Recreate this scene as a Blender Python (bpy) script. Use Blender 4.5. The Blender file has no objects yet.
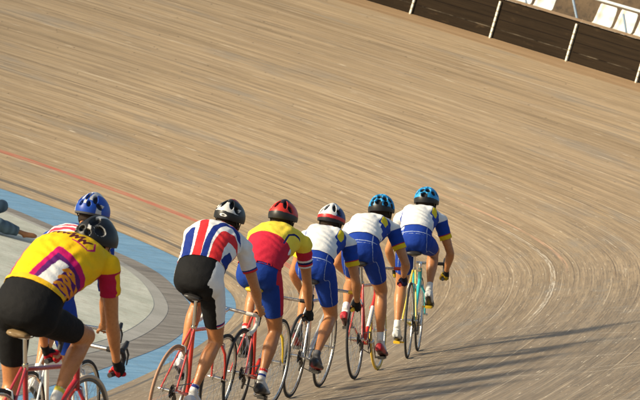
import bpy, bmesh, math, random
import numpy as np
from mathutils import Vector, Matrix
random.seed(7); np.random.seed(7)
PI = math.pi
scene = bpy.context.scene
COL = scene.collection

# ---------------------------------------------------------------- camera
CAM_H = 4.7387
cam_d = bpy.data.cameras.new('camera'); cam = bpy.data.objects.new('camera', cam_d); COL.objects.link(cam)
cam_d.sensor_width = 36.0; cam_d.lens = 36.0*3800/640
cam_d.clip_start = 0.5; cam_d.clip_end = 2000
pitch = math.atan(269.137/3800)
cam.matrix_world = Matrix.Translation((0, 0, CAM_H)) @ Matrix.Rotation(PI/2-pitch, 4, 'X') @ Matrix.Rotation(math.radians(16.178), 4, 'Z')
cam_d.dof.use_dof = True; cam_d.dof.focus_distance = 29.5; cam_d.dof.aperture_fstop = 13.0
scene.camera = cam
# ---------------------------------------------------------------- light
SUN_EL, SUN_AZ = 17.0, 252.0          # azimuth: clockwise from +Y
w = bpy.data.worlds.new('World'); scene.world = w; w.use_nodes = True
wn = w.node_tree.nodes; bg = wn['Background']
sky = wn.new('ShaderNodeTexSky'); sky.sky_type = 'NISHITA'; sky.sun_disc = False
sky.sun_elevation = math.radians(SUN_EL); sky.sun_rotation = math.radians(SUN_AZ)
sky.air_density = 1.2; sky.dust_density = 2.0
w.node_tree.links.new(sky.outputs[0], bg.inputs[0]); bg.inputs[1].default_value = 0.13
sd = bpy.data.lights.new('sun', 'SUN'); so = bpy.data.objects.new('sun', sd); COL.objects.link(so)
sd.energy = 4.7; sd.angle = math.radians(8.0); sd.color = (1.0, 0.88, 0.66)
e_, a_ = math.radians(SUN_EL), math.radians(SUN_AZ)
sdir = Vector((math.sin(a_)*math.cos(e_), math.cos(a_)*math.cos(e_), math.sin(e_)))
so.rotation_euler = sdir.to_track_quat('Z', 'Y').to_euler(); so.location = (-20, -10, 30)
scene.view_settings.view_transform = 'Standard'; scene.view_settings.look = 'None'
scene.view_settings.gamma = 1.0; scene.view_settings.exposure = 0.36
scene.render.engine = 'CYCLES'

# ---------------------------------------------------------------- helpers
def link(o, parent=None):
    COL.objects.link(o)
    if parent is not None: o.parent = parent
    return o
def tag(o, label=None, cat=None, group=None, kind=None):
    if label: o['label'] = label
    if cat: o['category'] = cat
    if group: o['group'] = group
    if kind: o['kind'] = kind
    return o
def empty(name, M=None):
    o = bpy.data.objects.new(name, None); COL.objects.link(o); o.empty_display_size = .2
    if M is not None: o.matrix_world = M
    return o

class MB:
    def __init__(s): s.v = []; s.f = []; s.m = []
    def add(s, vs, fs, mi=0):
        b = len(s.v); s.v += [tuple(map(float, x)) for x in vs]; s.f += [tuple(b+i for i in f) for f in fs]; s.m += [mi]*len(fs)
        return s
    def box(s, c, size, R=None, mi=0, bev=0):
        hx, hy, hz = size[0]/2, size[1]/2, size[2]/2; vs = []
        for z in (-hz, hz):
            for x, y in ((-hx, -hy), (hx, -hy), (hx, hy), (-hx, hy)):
                p = Vector((x, y, z)); p = (R @ p) if R is not None else p
                vs.append(Vector(c)+p)
        return s.add(vs, [(3, 2, 1, 0), (4, 5, 6, 7), (0, 1, 5, 4), (1, 2, 6, 5), (2, 3, 7, 6), (3, 0, 4, 7)], mi)
    def tube(s, pts, r, n=10, mi=0, cap=True):
        pts = [Vector(p) for p in pts]; rr = r if isinstance(r, (list, tuple)) else [r]*len(pts)
        T = [(pts[min(i+1, len(pts)-1)]-pts[max(i-1, 0)]).normalized() for i in range(len(pts))]
        ref = Vector((1, 0, 0)) if abs(T[0].x) < .9 else Vector((0, 0, 1))
        N = (ref-T[0]*ref.dot(T[0])).normalized(); vs = []; fs = []
        for i, p in enumerate(pts):
            N = (N-T[i]*N.dot(T[i])).normalized(); B = T[i].cross(N)
            for k in range(n):
                a = 2*PI*k/n; vs.append(p+(N*math.cos(a)+B*math.sin(a))*rr[i])
        for i in range(len(pts)-1):
            for k in range(n):
                fs.append((i*n+k, i*n+(k+1) % n, (i+1)*n+(k+1) % n, (i+1)*n+k))
        if cap: fs.append(tuple(range(n-1, -1, -1))); fs.append(tuple((len(pts)-1)*n+k for k in range(n)))
        return s.add(vs, fs, mi)
    def torus(s, c, R, r, axis='x', n=64, m=8, mi=0, rx=None):
        vs = []; fs = []; rx = rx or r
        for i in range(n):
            a = 2*PI*i/n
            for k in range(m):
                b = 2*PI*k/m; q = R+r*math.cos(b)
                vs.append((c[0]+rx*math.sin(b), c[1]+q*math.cos(a), c[2]+q*math.sin(a)))
        for i in range(n):
            for k in range(m):
                fs.append((i*m+k, ((i+1) % n)*m+k, ((i+1) % n)*m+(k+1) % m, i*m+(k+1) % m))
        return s.add(vs, fs, mi)
    def loft(s, rings, mi=0):
        """rings: list of (center, X, Y, a, b, pow)"""
        n = 20; vs = []; fs = []
        for c, X, Y, a, b in rings:
            for k in range(n):
                t = 2*PI*k/n; vs.append(Vector(c)+Vector(X)*a*math.cos(t)+Vector(Y)*b*math.sin(t))
        for i in range(len(rings)-1):
            for k in range(n):
                fs.append((i*n+k, i*n+(k+1) % n, (i+1)*n+(k+1) % n, (i+1)*n+k))
        fs.append(tuple(range(n-1, -1, -1))); fs.append(tuple((len(rings)-1)*n+k for k in range(n)))
        return s.add(vs, fs, mi)
    def ball(s, c, r, R=None, mi=0, n=16):
        r = (r, r, r) if not isinstance(r, (tuple, list)) else r
        vs = []; fs = []; m = n//2
        for i in range(1, m):
            for k in range(n):
                th = PI*i/m; a = 2*PI*k/n
                p = Vector((r[0]*math.sin(th)*math.cos(a), r[1]*math.sin(th)*math.sin(a), r[2]*math.cos(th)))
                vs.append(Vector(c)+(R @ p if R is not None else p))
        top = Vector((0, 0, r[2])); bot = Vector((0, 0, -r[2]))
        vs.append(Vector(c)+(R @ top if R is not None else top)); vs.append(Vector(c)+(R @ bot if R is not None else bot))
        for i in range(m-2):
            for k in range(n): fs.append((i*n+k, (i+1)*n+k, (i+1)*n+(k+1) % n, i*n+(k+1) % n))
        for k in range(n):
            fs.append((len(vs)-2, k, (k+1) % n)); fs.append((len(vs)-1, (m-2)*n+(k+1) % n, (m-2)*n+k))
        return s.add(vs, fs, mi)
    def mesh(s, name='m'):
        me = bpy.data.meshes.new(name); me.from_pydata(s.v, [], s.f); me.update(); return me
    def build(s, name, mats, parent=None, smooth=True, fix=True):
        me = s.mesh(name)
        for m in (mats if isinstance(mats, (list, tuple)) else [mats]): me.materials.append(m)
        me.polygons.foreach_set('material_index', s.m)
        if fix:
            bm = bmesh.new(); bm.from_mesh(me); bmesh.ops.recalc_face_normals(bm, faces=bm.faces); bm.to_mesh(me); bm.free()
        if smooth:
            me.polygons.foreach_set('use_smooth', [True]*len(me.polygons))
            try: me.set_sharp_from_angle(angle=math.radians(40))
            except Exception: pass
        return link(bpy.data.objects.new(name, me), parent)

# ---------------------------------------------------------------- materials
class NT:
    def __init__(s, name):
        s.m = bpy.data.materials.new(name); s.m.use_nodes = True; s.t = s.m.node_tree; s.N = s.t.nodes; s.L = s.t.links
        s.b = s.N['Principled BSDF']
    def n(s, t, **k):
        o = s.N.new(t)
        for a, b in k.items(): setattr(o, a, b)
        return o
    def put(s, sock, v):
        if isinstance(v, bpy.types.NodeSocket): s.L.new(v, sock)
        else: sock.default_value = v
    def math(s, op, a, b=0.0, c=0.0):
        o = s.n('ShaderNodeMath', operation=op); s.put(o.inputs[0], a); s.put(o.inputs[1], b)
        if len(o.inputs) > 2: s.put(o.inputs[2], c)
        return o.outputs[0]
    def comb(s, x, y, z=0.0):
        o = s.n('ShaderNodeCombineXYZ'); s.put(o.inputs[0], x); s.put(o.inputs[1], y); s.put(o.inputs[2], z); return o.outputs[0]
    def noise(s, vec, scale=1.0, detail=3.0, rough=.55, dim='3D'):
        o = s.n('ShaderNodeTexNoise'); o.noise_dimensions = dim; s.put(o.inputs['Vector'], vec)
        o.inputs['Scale'].default_value = scale; o.inputs['Detail'].default_value = detail; o.inputs['Roughness'].default_value = rough
        return o.outputs['Fac']
    def white(s, vec):
        o = s.n('ShaderNodeTexWhiteNoise', noise_dimensions='2D'); s.put(o.inputs['Vector'], vec); return o.outputs['Value']
    def ramp(s, f, stops, interp='LINEAR'):
        o = s.n('ShaderNodeValToRGB'); o.color_ramp.interpolation = interp; e = o.color_ramp.elements
        while len(e) < len(stops): e.new(.5)
        for i, (p, c) in enumerate(stops):
            e[i].position = p; e[i].color = (c, c, c, 1) if not isinstance(c, tuple) else (*c, 1)
        s.put(o.inputs[0], f); return o.outputs[0]
    def mix(s, f, a, b, mode='MIX'):
        o = s.n('ShaderNodeMix', data_type='RGBA', blend_type=mode); s.put(o.inputs[0], f)
        s.put(o.inputs[6], (*a, 1) if isinstance(a, tuple) and len(a) == 3 else a)
        s.put(o.inputs[7], (*b, 1) if isinstance(b, tuple) and len(b) == 3 else b); return o.outputs[2]
    def mapr(s, f, a, b, c=0.0, d=1.0):
        o = s.n('ShaderNodeMapRange'); s.put(o.inputs[0], f)
        for i, v in enumerate((a, b, c, d)): s.put(o.inputs[1+i], v)
        o.clamp = True; return o.outputs[0]
    def bump(s, h, st=.3, d=.01):
        o = s.n('ShaderNodeBump'); o.inputs['Strength'].default_value = st; o.inputs['Distance'].default_value = d
        s.put(o.inputs['Height'], h); s.L.new(o.outputs[0], s.b.inputs['Normal'])
    def set(s, **k):
        for a, v in k.items(): s.put(s.b.inputs[a.replace('_', ' ')], v)
        return s.m

def simple(name, c, rough=.5, metal=0., var=.12, scale=30., bump=0.0, coat=0.):
    t = NT(name); g = t.n('ShaderNodeTexCoord').outputs['Object']
    f = t.noise(g, scale, 4.)
    col = t.mix(f, tuple(x*(1-var) for x in c), tuple(min(1, x*(1+var)) for x in c))
    t.set(Base_Color=col, Roughness=t.mapr(f, .3, .7, max(.05, rough-.08), min(1, rough+.1)), Metallic=metal)
    if coat: t.b.inputs['Coat Weight'].default_value = coat
    if bump: t.bump(f, bump, .003)
    return t.m

def painted(name, rough=.75, bump=.4, fine=450., sheen=0.):
    """cloth / shell coloured by the 'paint' attribute of the mesh"""
    t = NT(name); a = t.n('ShaderNodeAttribute'); a.attribute_name = 'paint'
    g = t.n('ShaderNodeTexCoord').outputs['Object']
    f = t.noise(g, 9., 4.); f2 = t.noise(g, fine, 2.)
    col = t.mix(1.0, a.outputs['Color'], t.ramp(f, [(.3, .86), (.7, 1.0)]), 'MULTIPLY')
    t.set(Base_Color=col, Roughness=rough)
    t.b.inputs['Specular IOR Level'].default_value = .12 if rough > .5 else .35
    t.bump(t.math('ADD', t.math('MULTIPLY', t.noise(g, 22., 3.), 1.), t.math('MULTIPLY', f2, .12)), bump, .012)
    return t.m

def skin_mat():
    t = NT('skin'); g = t.n('ShaderNodeTexCoord').outputs['Object']
    f = t.noise(g, 7., 5.); f2 = t.noise(g, 60., 3.)
    col = t.mix(f, (.36, .135, .048), (.54, .245, .095))
    col = t.mix(t.mapr(f2, .45, .75, 0., .35), col, (.26, .095, .04))
    t.set(Base_Color=col, Roughness=t.mapr(f2, .35, .65, .34, .55)); t.b.inputs['Subsurface Weight'].default_value = .12
    t.b.inputs['Subsurface Radius'].default_value = (.02, .008, .004)
    t.bump(t.noise(g, 130., 3.), .15, .002); return t.m

def track_wood():
    t = NT('track_boards'); uv = t.n('ShaderNodeUVMap'); sp = t.n('ShaderNodeSeparateXYZ'); t.L.new(uv.outputs[0], sp.inputs[0])
    u, v = sp.outputs[0], sp.outputs[1]
    wv = t.math('MULTIPLY', v, 1/.031); pid = t.math('FLOOR', wv); fr = t.math('FRACT', wv)
    rnd = t.white(t.comb(pid, 3.3)); bid = t.math('FLOOR', t.math('ADD', t.math('MULTIPLY', u, .42), t.math('MULTIPLY', rnd, 7.)))
    br = t.white(t.comb(pid, bid))                                        # one board
    bl = t.white(t.comb(t.math('FLOOR', t.math('MULTIPLY', v, 1/.23)), t.math('FLOOR', t.math('ADD', t.math('MULTIPLY', u, .25), t.math('MULTIPLY', rnd, 0.)))))
    grain = t.noise(t.comb(t.math('MULTIPLY', u, 1.6), t.math('MULTIPLY', v, 75.)), 1., 4., .6, '2D')
    streak = t.noise(t.comb(t.math('MULTIPLY', u, .33), t.math('MULTIPLY', v, 9.)), 1., 5., .62, '2D')
    broad = t.noise(t.comb(t.math('MULTIPLY', u, .16), t.math('MULTIPLY', v, 1.1)), 1., 5., .6, '2D')
    blot = t.noise(t.comb(t.math('MULTIPLY', u, .6), t.math('MULTIPLY', v, 2.2)), 1., 4., .65, '2D')
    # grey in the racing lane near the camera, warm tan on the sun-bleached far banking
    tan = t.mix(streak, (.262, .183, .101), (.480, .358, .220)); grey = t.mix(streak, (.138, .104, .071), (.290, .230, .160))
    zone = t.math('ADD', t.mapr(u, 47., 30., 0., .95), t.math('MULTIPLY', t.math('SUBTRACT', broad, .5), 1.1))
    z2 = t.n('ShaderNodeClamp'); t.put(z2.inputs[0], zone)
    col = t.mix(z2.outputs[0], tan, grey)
    col = t.mix(1., col, t.ramp(br, [(0., .84), (.5, .98), (1., 1.09)]), 'MULTIPLY')
    col = t.mix(.5, col, t.ramp(bl, [(0., .90), (1., 1.07)]), 'MULTIPLY')
    col = t.mix(1., col, t.ramp(grain, [(.25, .60), (.45, .94), (.6, 1.03), (.75, 1.2)]), 'MULTIPLY')
    col = t.mix(1., col, t.ramp(broad, [(.3, .82), (.55, 1.0), (.75, 1.1)]), 'MULTIPLY')
    # greyed patches
    col = t.mix(t.mapr(blot, .56, .74, 0., .55), col, (.21, .19, .16))
    # pale worn streaks along the boards
    ws = t.noise(t.comb(t.math('MULTIPLY', u, .55), t.math('MULTIPLY', v, 24.), 5.), 1., 3., .6)
    col = t.mix(t.mapr(ws, .63, .74, 0., .55), col, (.66, .56, .42))
    w2 = t.noise(t.comb(t.math('MULTIPLY', u, 3.2), t.math('MULTIPLY', v, 40.), 15.), 1., 2., .6)
    col = t.mix(t.mapr(w2, .66, .74, 0., .65), col, (.70, .60, .46))
    w3 = t.noise(t.comb(t.math('MULTIPLY', u, 3.0), t.math('MULTIPLY', v, 44.), 25.), 1., 2., .6)
    col = t.mix(t.mapr(w3, .62, .72, 0., .45), col, (.17, .12, .075))
    w4 = t.noise(t.comb(t.math('MULTIPLY', u, .25), t.math('MULTIPLY', v, 13.), 35.), 1., 3., .6)
    col = t.mix(t.mapr(w4, .62, .70, 0., .45), col, (.20, .13, .07))
    # dark splits and nail marks
    ds = t.noise(t.comb(t.math('MULTIPLY', u, 2.2), t.math('MULTIPLY', v, 34.), 9.), 1., 2., .5)
    col = t.mix(t.mapr(ds, .68, .76, 0., .6), col, (.10, .07, .05))
    # long joints between the laid courses, dark or bleached by turns
    for (pw, off, thr, colr, st, key) in ((.124, 0., .055, (.085, .06, .04), .6, 2.), (.217, .03, .035, (.07, .05, .035), .75, 6.), (.171, .06, .055, (.64, .54, .40), .34, 11.)):
        q = t.math('MULTIPLY', t.math('ADD', v, off), 1/pw); kid = t.math('FLOOR', q)
        seg = t.noise(t.comb(t.math('MULTIPLY', u, .22), t.math('MULTIPLY', kid, 3.7), key), 1., 3., .6)
        m = t.math('MULTIPLY', t.math('LESS_THAN', t.math('FRACT', q), thr), t.mapr(seg, .46, .60, 0., st)); col = t.mix(m, col, colr)
    # short butt-joint ticks
    tick = t.math('LESS_THAN', t.math('FRACT', t.math('ADD', t.math('MULTIPLY', u, .42), t.math('MULTIPLY', rnd, 7.))), .006)
    col = t.mix(t.math('MULTIPLY', tick, t.mapr(rnd, .62, .78, 0., .5)), col, (.08, .06, .04))
    gapm = t.math('LESS_THAN', fr, .10); gapm = t.math('MULTIPLY', gapm, t.mapr(rnd, .2, 1., .12, .6))
    col = t.mix(gapm, col, (.10, .075, .05))
    col = t.mix(t.math('MULTIPLY', t.math('GREATER_THAN', v, t.math('ADD', 8.45, t.math('MULTIPLY', broad, .25))), .6), col, (.26, .155, .075))
    # painted lines, worn
    wear = t.noise(t.comb(t.math('MULTIPLY', u, 1.1), t.math('MULTIPLY', v, 60.)), 1., 5., .75, '2D')
    def band(c, hw, colr, op, u0=None, u1=None, lo=.35, hi=.6):
        nonlocal col
        m = t.math('LESS_THAN', t.math('ABSOLUTE', t.math('SUBTRACT', v, c)), hw)
        m = t.math('MULTIPLY', m, t.mapr(wear, lo, hi, op*(.45 if u0 is None else .0), op))
        if u0 is not None:
            m = t.math('MULTIPLY', m, t.mapr(u, u0, u0+2., 0., 1.)); m = t.math('MULTIPLY', m, t.mapr(u, u1-2., u1, 1., 0.))
        col = t.mix(m, col, colr)
    band(.20, .028, (.055, .06, .065), .85)
    band(.86, .036, (.42, .07, .05), .85, 40., 90.)
    band(.86, .03, (.36, .12, .09), .35, 0., 41.)
    band(3.60, .020, (.60, .34, .22), .6, 38.0, 45.5, .40, .60)
    band(3.44, .026, (.66, .60, .50), .6, 31., 43.5, .45, .62)
    band(5.10, .022, (.64, .57, .46), .45, 30., 43., .45, .8)
    band(7.0, .02, (.64, .57, .46), .3, 36., 50., .45, .8)
    # scuffs that cross the boards where wheels slid
    for k, (ang, sc, sd_) in enumerate(((1.15, .9, 1.), (.75, .7, 5.), (-.9, .8, 9.), (1.5, .55, 14.))):
        ca, sa = math.cos(ang), math.sin(ang)
        a = t.math('ADD', t.math('MULTIPLY', u, ca), t.math('MULTIPLY', v, sa)); b = t.math('SUBTRACT', t.math('MULTIPLY', v, ca), t.math('MULTIPLY', u, sa))
        b = t.math('ADD', b, t.math('MULTIPLY', t.noise(t.comb(t.math('MULTIPLY', a, .5), sd_), 1., 2.), 1.2))
        ln = t.math('ABSOLUTE', t.math('SUBTRACT', t.math('FRACT', t.math('MULTIPLY', b, sc)), .5))
        m = t.math('LESS_THAN', ln, .009*sc)
        m = t.math('MULTIPLY', m, t.mapr(t.noise(t.comb(t.math('MULTIPLY', a, .5), t.math('MULTIPLY', b, .8), sd_+3.), 1., 2.), .50, .60, 0., .5))
        m = t.math('MULTIPLY', m, t.mapr(u, 36., 28., 0., 1.))
        col = t.mix(m, col, (.66, .60, .50))
    t.set(Base_Color=col, Roughness=t.mapr(grain, .3, .7, .55, .8))
    t.b.inputs['Specular IOR Level'].default_value = .3
    h = t.math('ADD', t.math('MULTIPLY', grain, .6), t.math('ADD', t.math('MULTIPLY', br, .5), t.math('MULTIPLY', gapm, -1.)))
    t.bump(h, .5, .004)
    return t.m

def ground_mat(name, c1, c2, stain=(.2, .19, .16), st=.4, planks=False, sc=1.0):
    t = NT(name); g = t.n('ShaderNodeTexCoord').outputs['Object']; sp = t.n('ShaderNodeSeparateXYZ'); t.L.new(g, sp.inputs[0])
    x, y = sp.outputs[0], sp.outputs[1]
    f = t.noise(g, .9*sc, 6., .6); f2 = t.noise(g, 5.*sc, 5., .65); f3 = t.noise(g, 60., 3.)
    if planks:
        a = math.radians(62); al = t.math('ADD', t.math('MULTIPLY', x, math.cos(a)), t.math('MULTIPLY', y, math.sin(a)))
        ac = t.math('SUBTRACT', t.math('MULTIPLY', y, math.cos(a)), t.math('MULTIPLY', x, math.sin(a)))
        f = t.noise(t.comb(t.math('MULTIPLY', al, .6), t.math('MULTIPLY', ac, 14.)), 1., 5., .6, '2D')
    col = t.mix(t.mapr(f, .3, .7), c1, c2)
    col = t.mix(t.mapr(f2, .5, .72, 0., st), col, stain)
    col = t.mix(1., col, t.ramp(f3, [(.3, .85), (.7, 1.08)]), 'MULTIPLY')
    t.set(Base_Color=col, Roughness=.85); t.bump(f2, .3, .01); return t.m

M = {}
M['wood'] = track_wood()
M['blue_band'] = ground_mat('blue_band', (.15, .33, .50), (.26, .47, .64), (.16, .22, .26), .45, planks=True)
M['apron'] = ground_mat('apron_boards', (.19, .165, .135), (.36, .32, .27), (.15, .13, .11), .4, planks=True)
M['concrete'] = ground_mat('kerb_concrete', (.36, .34, .29), (.50, .47, .41), (.28, .26, .22), .4)
M['infield'] = ground_mat('infield_paint', (.46, .47, .37), (.70, .69, .57), (.40, .31, .21), .6, sc=1.8)
M['earth'] = ground_mat('earth', (.20, .17, .12), (.30, .26, .19), (.12, .13, .07), .6)
M['skin'] = skin_mat()
M['cloth'] = painted('painted_cloth')
M['shell'] = painted('helmet_shell', rough=.42, bump=.02, sheen=0.)
M['leather'] = painted('shoe_leather', rough=.4, bump=.08, sheen=0.)
M['hair'] = simple('hair', (.035, .022, .015), .7, bump=.6, scale=200.)
M['tyre'] = simple('tyre_rubber', (.022, .022, .024), .75)
M['tan_tyre'] = simple('tan_tyre', (.36, .20, .12), .7)
M['cream_tyre'] = simple('cream_tyre', (.50, .43, .33), .7)
M['yellow_tyre'] = simple('yellow_tyre', (.62, .42, .05), .6)
M['alloy'] = simple('alloy', (.62, .61, .58), .28, 1.0)
M['chrome'] = simple('chrome', (.72, .70, .66), .16, 1.0, var=.05)
M['dark_metal'] = simple('dark_metal', (.10, .095, .09), .4, .8)
M['black_plastic'] = simple('black_plastic', (.02, .02, .022), .38)
M['tape_black'] = simple('black_bar_tape', (.025, .025, .027), .7)
M['tape_red'] = simple('red_bar_tape', (.42, .05, .03), .7)
M['tape_yellow'] = simple('yellow_bar_tape', (.70, .45, .03), .7)
M['tape_white'] = simple('white_bar_tape', (.7, .68, .62), .7)
M['red_paint'] = simple('red_frame_paint', (.50, .035, .025), .22, coat=.6, var=.06)
M['dark_red_paint'] = simple('crimson_frame_paint', (.36, .02, .03), .22, coat=.6, var=.06)
M['white_paint'] = simple('white_frame_paint', (.74, .73, .70), .22, coat=.6, var=.05)
M['silver_paint'] = simple('silver_frame_paint', (.62, .62, .61), .3, .6, var=.05)
M['yellow_paint'] = simple('yellow_frame_paint', (.72, .50, .03), .22, coat=.6, var=.06)
M['teal_paint'] = simple('teal_frame_paint', (.03, .42, .46), .22, coat=.6, var=.06)
M['saddle_black'] = simple('saddle_black', (.022, .020, .020), .42)
M['saddle_worn'] = simple('saddle_worn', (.20, .13, .06), .45, var=.5, scale=14.)
M['saddle_yellow'] = simple('saddle_yellow', (.62, .42, .02), .4)
M['pedal_yellow'] = simple('pedal_yellow', (.70, .45, .02), .4)

# ---------------------------------------------------------------- track geometry
P = [-8.1418, 6.2609, .3614, .0089, .0099, .0039, .0142, .1716, .1569, .1383, .1243]
KN = [0, 14, 28, 38, 44, 48, 53, 61]
ds = .125
def centre_line():
    s = np.arange(0, 64, ds); k = np.interp(s, KN, P[3:]); h = P[2]-np.concatenate([[0], np.cumsum(k[:-1]*ds)])
    hend = P[2]-PI; h = np.maximum(h, hend)
    L = 40.; s2 = np.arange(64, 64+L, ds); s = np.concatenate([s, s2]); h = np.concatenate([h, np.full(len(s2), hend)])
    x = P[0]+np.concatenate([[0], np.cumsum(np.sin(h)[:-1]*ds)]); y = P[1]+np.concatenate([[0], np.cumsum(np.cos(h)[:-1]*ds)])
    sb = np.arange(-30, 0, ds); hb = np.full(len(sb), P[2])
    xb = P[0]+sb*math.sin(P[2]); yb = P[1]+sb*math.cos(P[2])
    return np.concatenate([sb, s]), np.concatenate([xb, x]), np.concatenate([yb, y]), np.concatenate([hb, h])
CS, CX, CY, CH = centre_line()
OW = 8.948
def zprof(o): return np.where(o > 0, .48295*o-.007365*o*o, 0.)
def tp(s, o, up=0.):
    x = np.interp(s, CS, CX); y = np.interp(s, CS, CY); h = np.interp(s, CS, CH)
    return Vector((x+math.cos(h)*o, y-math.sin(h)*o, float(zprof(np.float64(o)))+up))
def head(s): return float(np.interp(s, CS, CH))
def surf_z(X, Y):
    d = np.hypot(CX-X, CY-Y); m = (CS > -29) & (CS < 60); d = np.where(m, d, 1e9); i = int(d.argmin())
    o = (X-CX[i])*math.cos(CH[i])-(Y-CY[i])*math.sin(CH[i]); t_ = math.copysign(d[i], o)
    return float(zprof(np.float64(max(0, t_))))

def grid_obj(name, S, O, fn, mat, uvf=None, kind='structure', parent=None):
    vs = []; uvs = []
    for s in S:
        for o in O: vs.append(fn(s, o)); uvs.append((s, o))
    n = len(O); fs = [(i*n+j, i*n+j+1, (i+1)*n+j+1, (i+1)*n+j) for i in range(len(S)-1) for j in range(n-1)]
    me = bpy.data.meshes.new(name); me.from_pydata(vs, [], fs); me.materials.append(mat)
    ul = me.uv_layers.new(name='UVMap')
    vi = np.zeros(len(me.loops), dtype=np.int32); me.loops.foreach_get('vertex_index', vi)
    ul.data.foreach_set('uv', np.array(uvs, dtype=np.float32)[vi].ravel())
    bm = bmesh.new(); bm.from_mesh(me); bmesh.ops.recalc_face_normals(bm, faces=bm.faces)
    if sum(f.normal.z for f in bm.faces) < 0: bmesh.ops.reverse_faces(bm, faces=bm.faces)
    bm.to_mesh(me); bm.free()
    me.polygons.foreach_set('use_smooth', [True]*len(me.polygons)); me.update()
    o = link(bpy.data.objects.new(name, me), parent)
    if kind: o['kind'] = kind
    return o

# ground reaching the horizon, a metre under the stand
g = MB(); g.add([(-900, -300, -.35), (900, -300, -.35), (900, 1500, -.35), (-900, 1500, -.35)], [(0, 1, 2, 3)])
grd = g.build('ground', M['earth'], smooth=False); grd['kind'] = 'structure'
Sx = list(np.arange(-6, 42, .5))+list(np.arange(42, 66, .25))+list(np.arange(66, 96, 1.))
grid_obj('track', Sx, [0, .5, 1, 1.5, 2, 2.75, 3.5, 4.5, 5.5, 6.5, 7.5, 8.3, OW+.1], lambda s, o: tp(s, o), M['wood'])

# infield bands (plan curves measured off the ground)
def catmull(pts, n=8):
    P_ = [pts[0]]+list(pts)+[pts[-1]]; out = []
    for i in range(1, len(P_)-2):
        p0, p1, p2, p3 = [np.array(P_[i+k-1]) for k in range(4)]
        for j in range(n):
            t = j/n; out.append(tuple(.5*((2*p1)+(-p0+p2)*t+(2*p0-5*p1+4*p2-p3)*t*t+(-p0+3*p1-3*p2+p3)*t**3)))
    out.append(tuple(pts[-1])); return out
blue_in = catmull([(-14.2, -8), (-8.1, 8), (-5.9, 14.8), (-3.5, 25), (-2.12, 32.8), (-1.45, 37.3), (-1.08, 40.5), (-1.04, 43.4), (-1.35, 45.5), (-1.90, 47.3), (-3.2, 48.8), (-4.1, 49.7), (-6.2, 51.0), (-8.5, 51.4), (-11.2, 50.0), (-13.2, 46.9), (-13.5, 43.4), (-15.3, 38.8), (-28., 5.)])
grey_out = catmull([(-15.4, -8), (-9.3, 8), (-7.0, 14.8), (-4.4, 25.), (-2.7, 32.8), (-1.95, 36.4), (-1.58, 38.5), (-1.37, 40.5), (-1.30, 42.5), (-1.40, 44.0), (-1.70, 45.6), (-2.25, 47.0), (-3.4, 48.45), (-4.25, 49.3), (-6.2, 50.6), (-8.5, 51.0), (-11., 49.6), (-12.9, 46.6), (-13.2, 43.4), (-15., 38.8), (-27.7, 5.)])
def offset_poly(pts, d):
    out = []
    for i in range(len(pts)):
        a = np.array(pts[max(0, i-1)]); b = np.array(pts[min(len(pts)-1, i+1)]); t = b-a; t = t/np.hypot(*t)
        out.append((pts[i][0]-t[1]*d, pts[i][1]+t[0]*d))
    return out
grey_in = offset_poly(grey_out, .17)
def flat_poly(name, pts, z, mat):
    bm = bmesh.new(); vs = [bm.verts.new((x, y, z)) for x, y in pts]; f = bm.faces.new(vs)
    bmesh.ops.triangulate(bm, faces=[f]); bmesh.ops.recalc_face_normals(bm, faces=bm.faces)
    if sum(f.normal.z*f.calc_area() for f in bm.faces) < 0: bmesh.ops.reverse_faces(bm, faces=bm.faces)
    me = bpy.data.meshes.new(name); bm.to_mesh(me); bm.free(); me.materials.append(mat)
    o = link(bpy.data.objects.new(name, me)); o['kind'] = 'structure'; return o
outer = [(tp(s, .25).x, tp(s, .25).y) for s in np.arange(-15, 96, .5)]
flat_poly('blue_band', outer, -.003, M['blue_band'])
flat_poly('infield_boards', blue_in, -.001, M['apron'])
flat_poly('infield_kerb', grey_out, .001, M['concrete'])
flat_poly('infield', grey_in, .003, M['infield'])

# ---------------------------------------------------------------- outer wall, posts, rail, stand, seats
def wall_mat():
    t = NT('wall_boards'); uv = t.n('ShaderNodeUVMap'); sp = t.n('ShaderNodeSeparateXYZ'); t.L.new(uv.outputs[0], sp.inputs[0])
    u, v = sp.outputs[0], sp.outputs[1]
    f = t.noise(t.comb(t.math('MULTIPLY', u, 1.3), t.math('MULTIPLY', v, 22.)), 1., 5., .6, '2D')
    f2 = t.noise(t.comb(t.math('MULTIPLY', u, 2.5), t.math('MULTIPLY', v, 6.), 4.), 1., 4., .6)
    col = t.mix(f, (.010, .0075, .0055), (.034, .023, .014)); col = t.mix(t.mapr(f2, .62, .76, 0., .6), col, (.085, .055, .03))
    fr = t.math('FRACT', t.math('MULTIPLY', v, 1/.15)); col = t.mix(t.math('MULTIPLY', t.math('LESS_THAN', fr, .08), .9), col, (.008, .006, .005))
    edge = t.math('MULTIPLY', t.math('LESS_THAN', t.math('ABSOLUTE', t.math('SUBTRACT', v, .155)), .006), t.mapr(f2, .45, .62, 0., .5))
    col = t.mix(edge, col, (.22, .18, .13))
    t.set(Base_Color=col, Roughness=.9); t.b.inputs['Specular IOR Level'].default_value = .05; t.bump(f, .5, .008); return t.m
M['wall'] = wall_mat()
M['cap'] = simple('cap_timber', (.15, .10, .06), .75, var=.45, scale=6., bump=.4)
M['post'] = None
def post_mat():
    t = NT('post_paint'); g_ = t.n('ShaderNodeTexCoord').outputs['Object']; sp = t.n('ShaderNodeSeparateXYZ'); t.L.new(g_, sp.inputs[0])
    fr = t.math('FRACT', t.math('MULTIPLY', sp.outputs[2], 1/.085)); m = t.math('LESS_THAN', fr, .28)
    f = t.noise(g_, 18., 4.); m = t.math('MULTIPLY', m, t.mapr(f, .35, .55, .25, .8))
    t.set(Base_Color=t.mix(m, (.74, .70, .60), (.28, .22, .15)), Roughness=.7); return t.m
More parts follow.
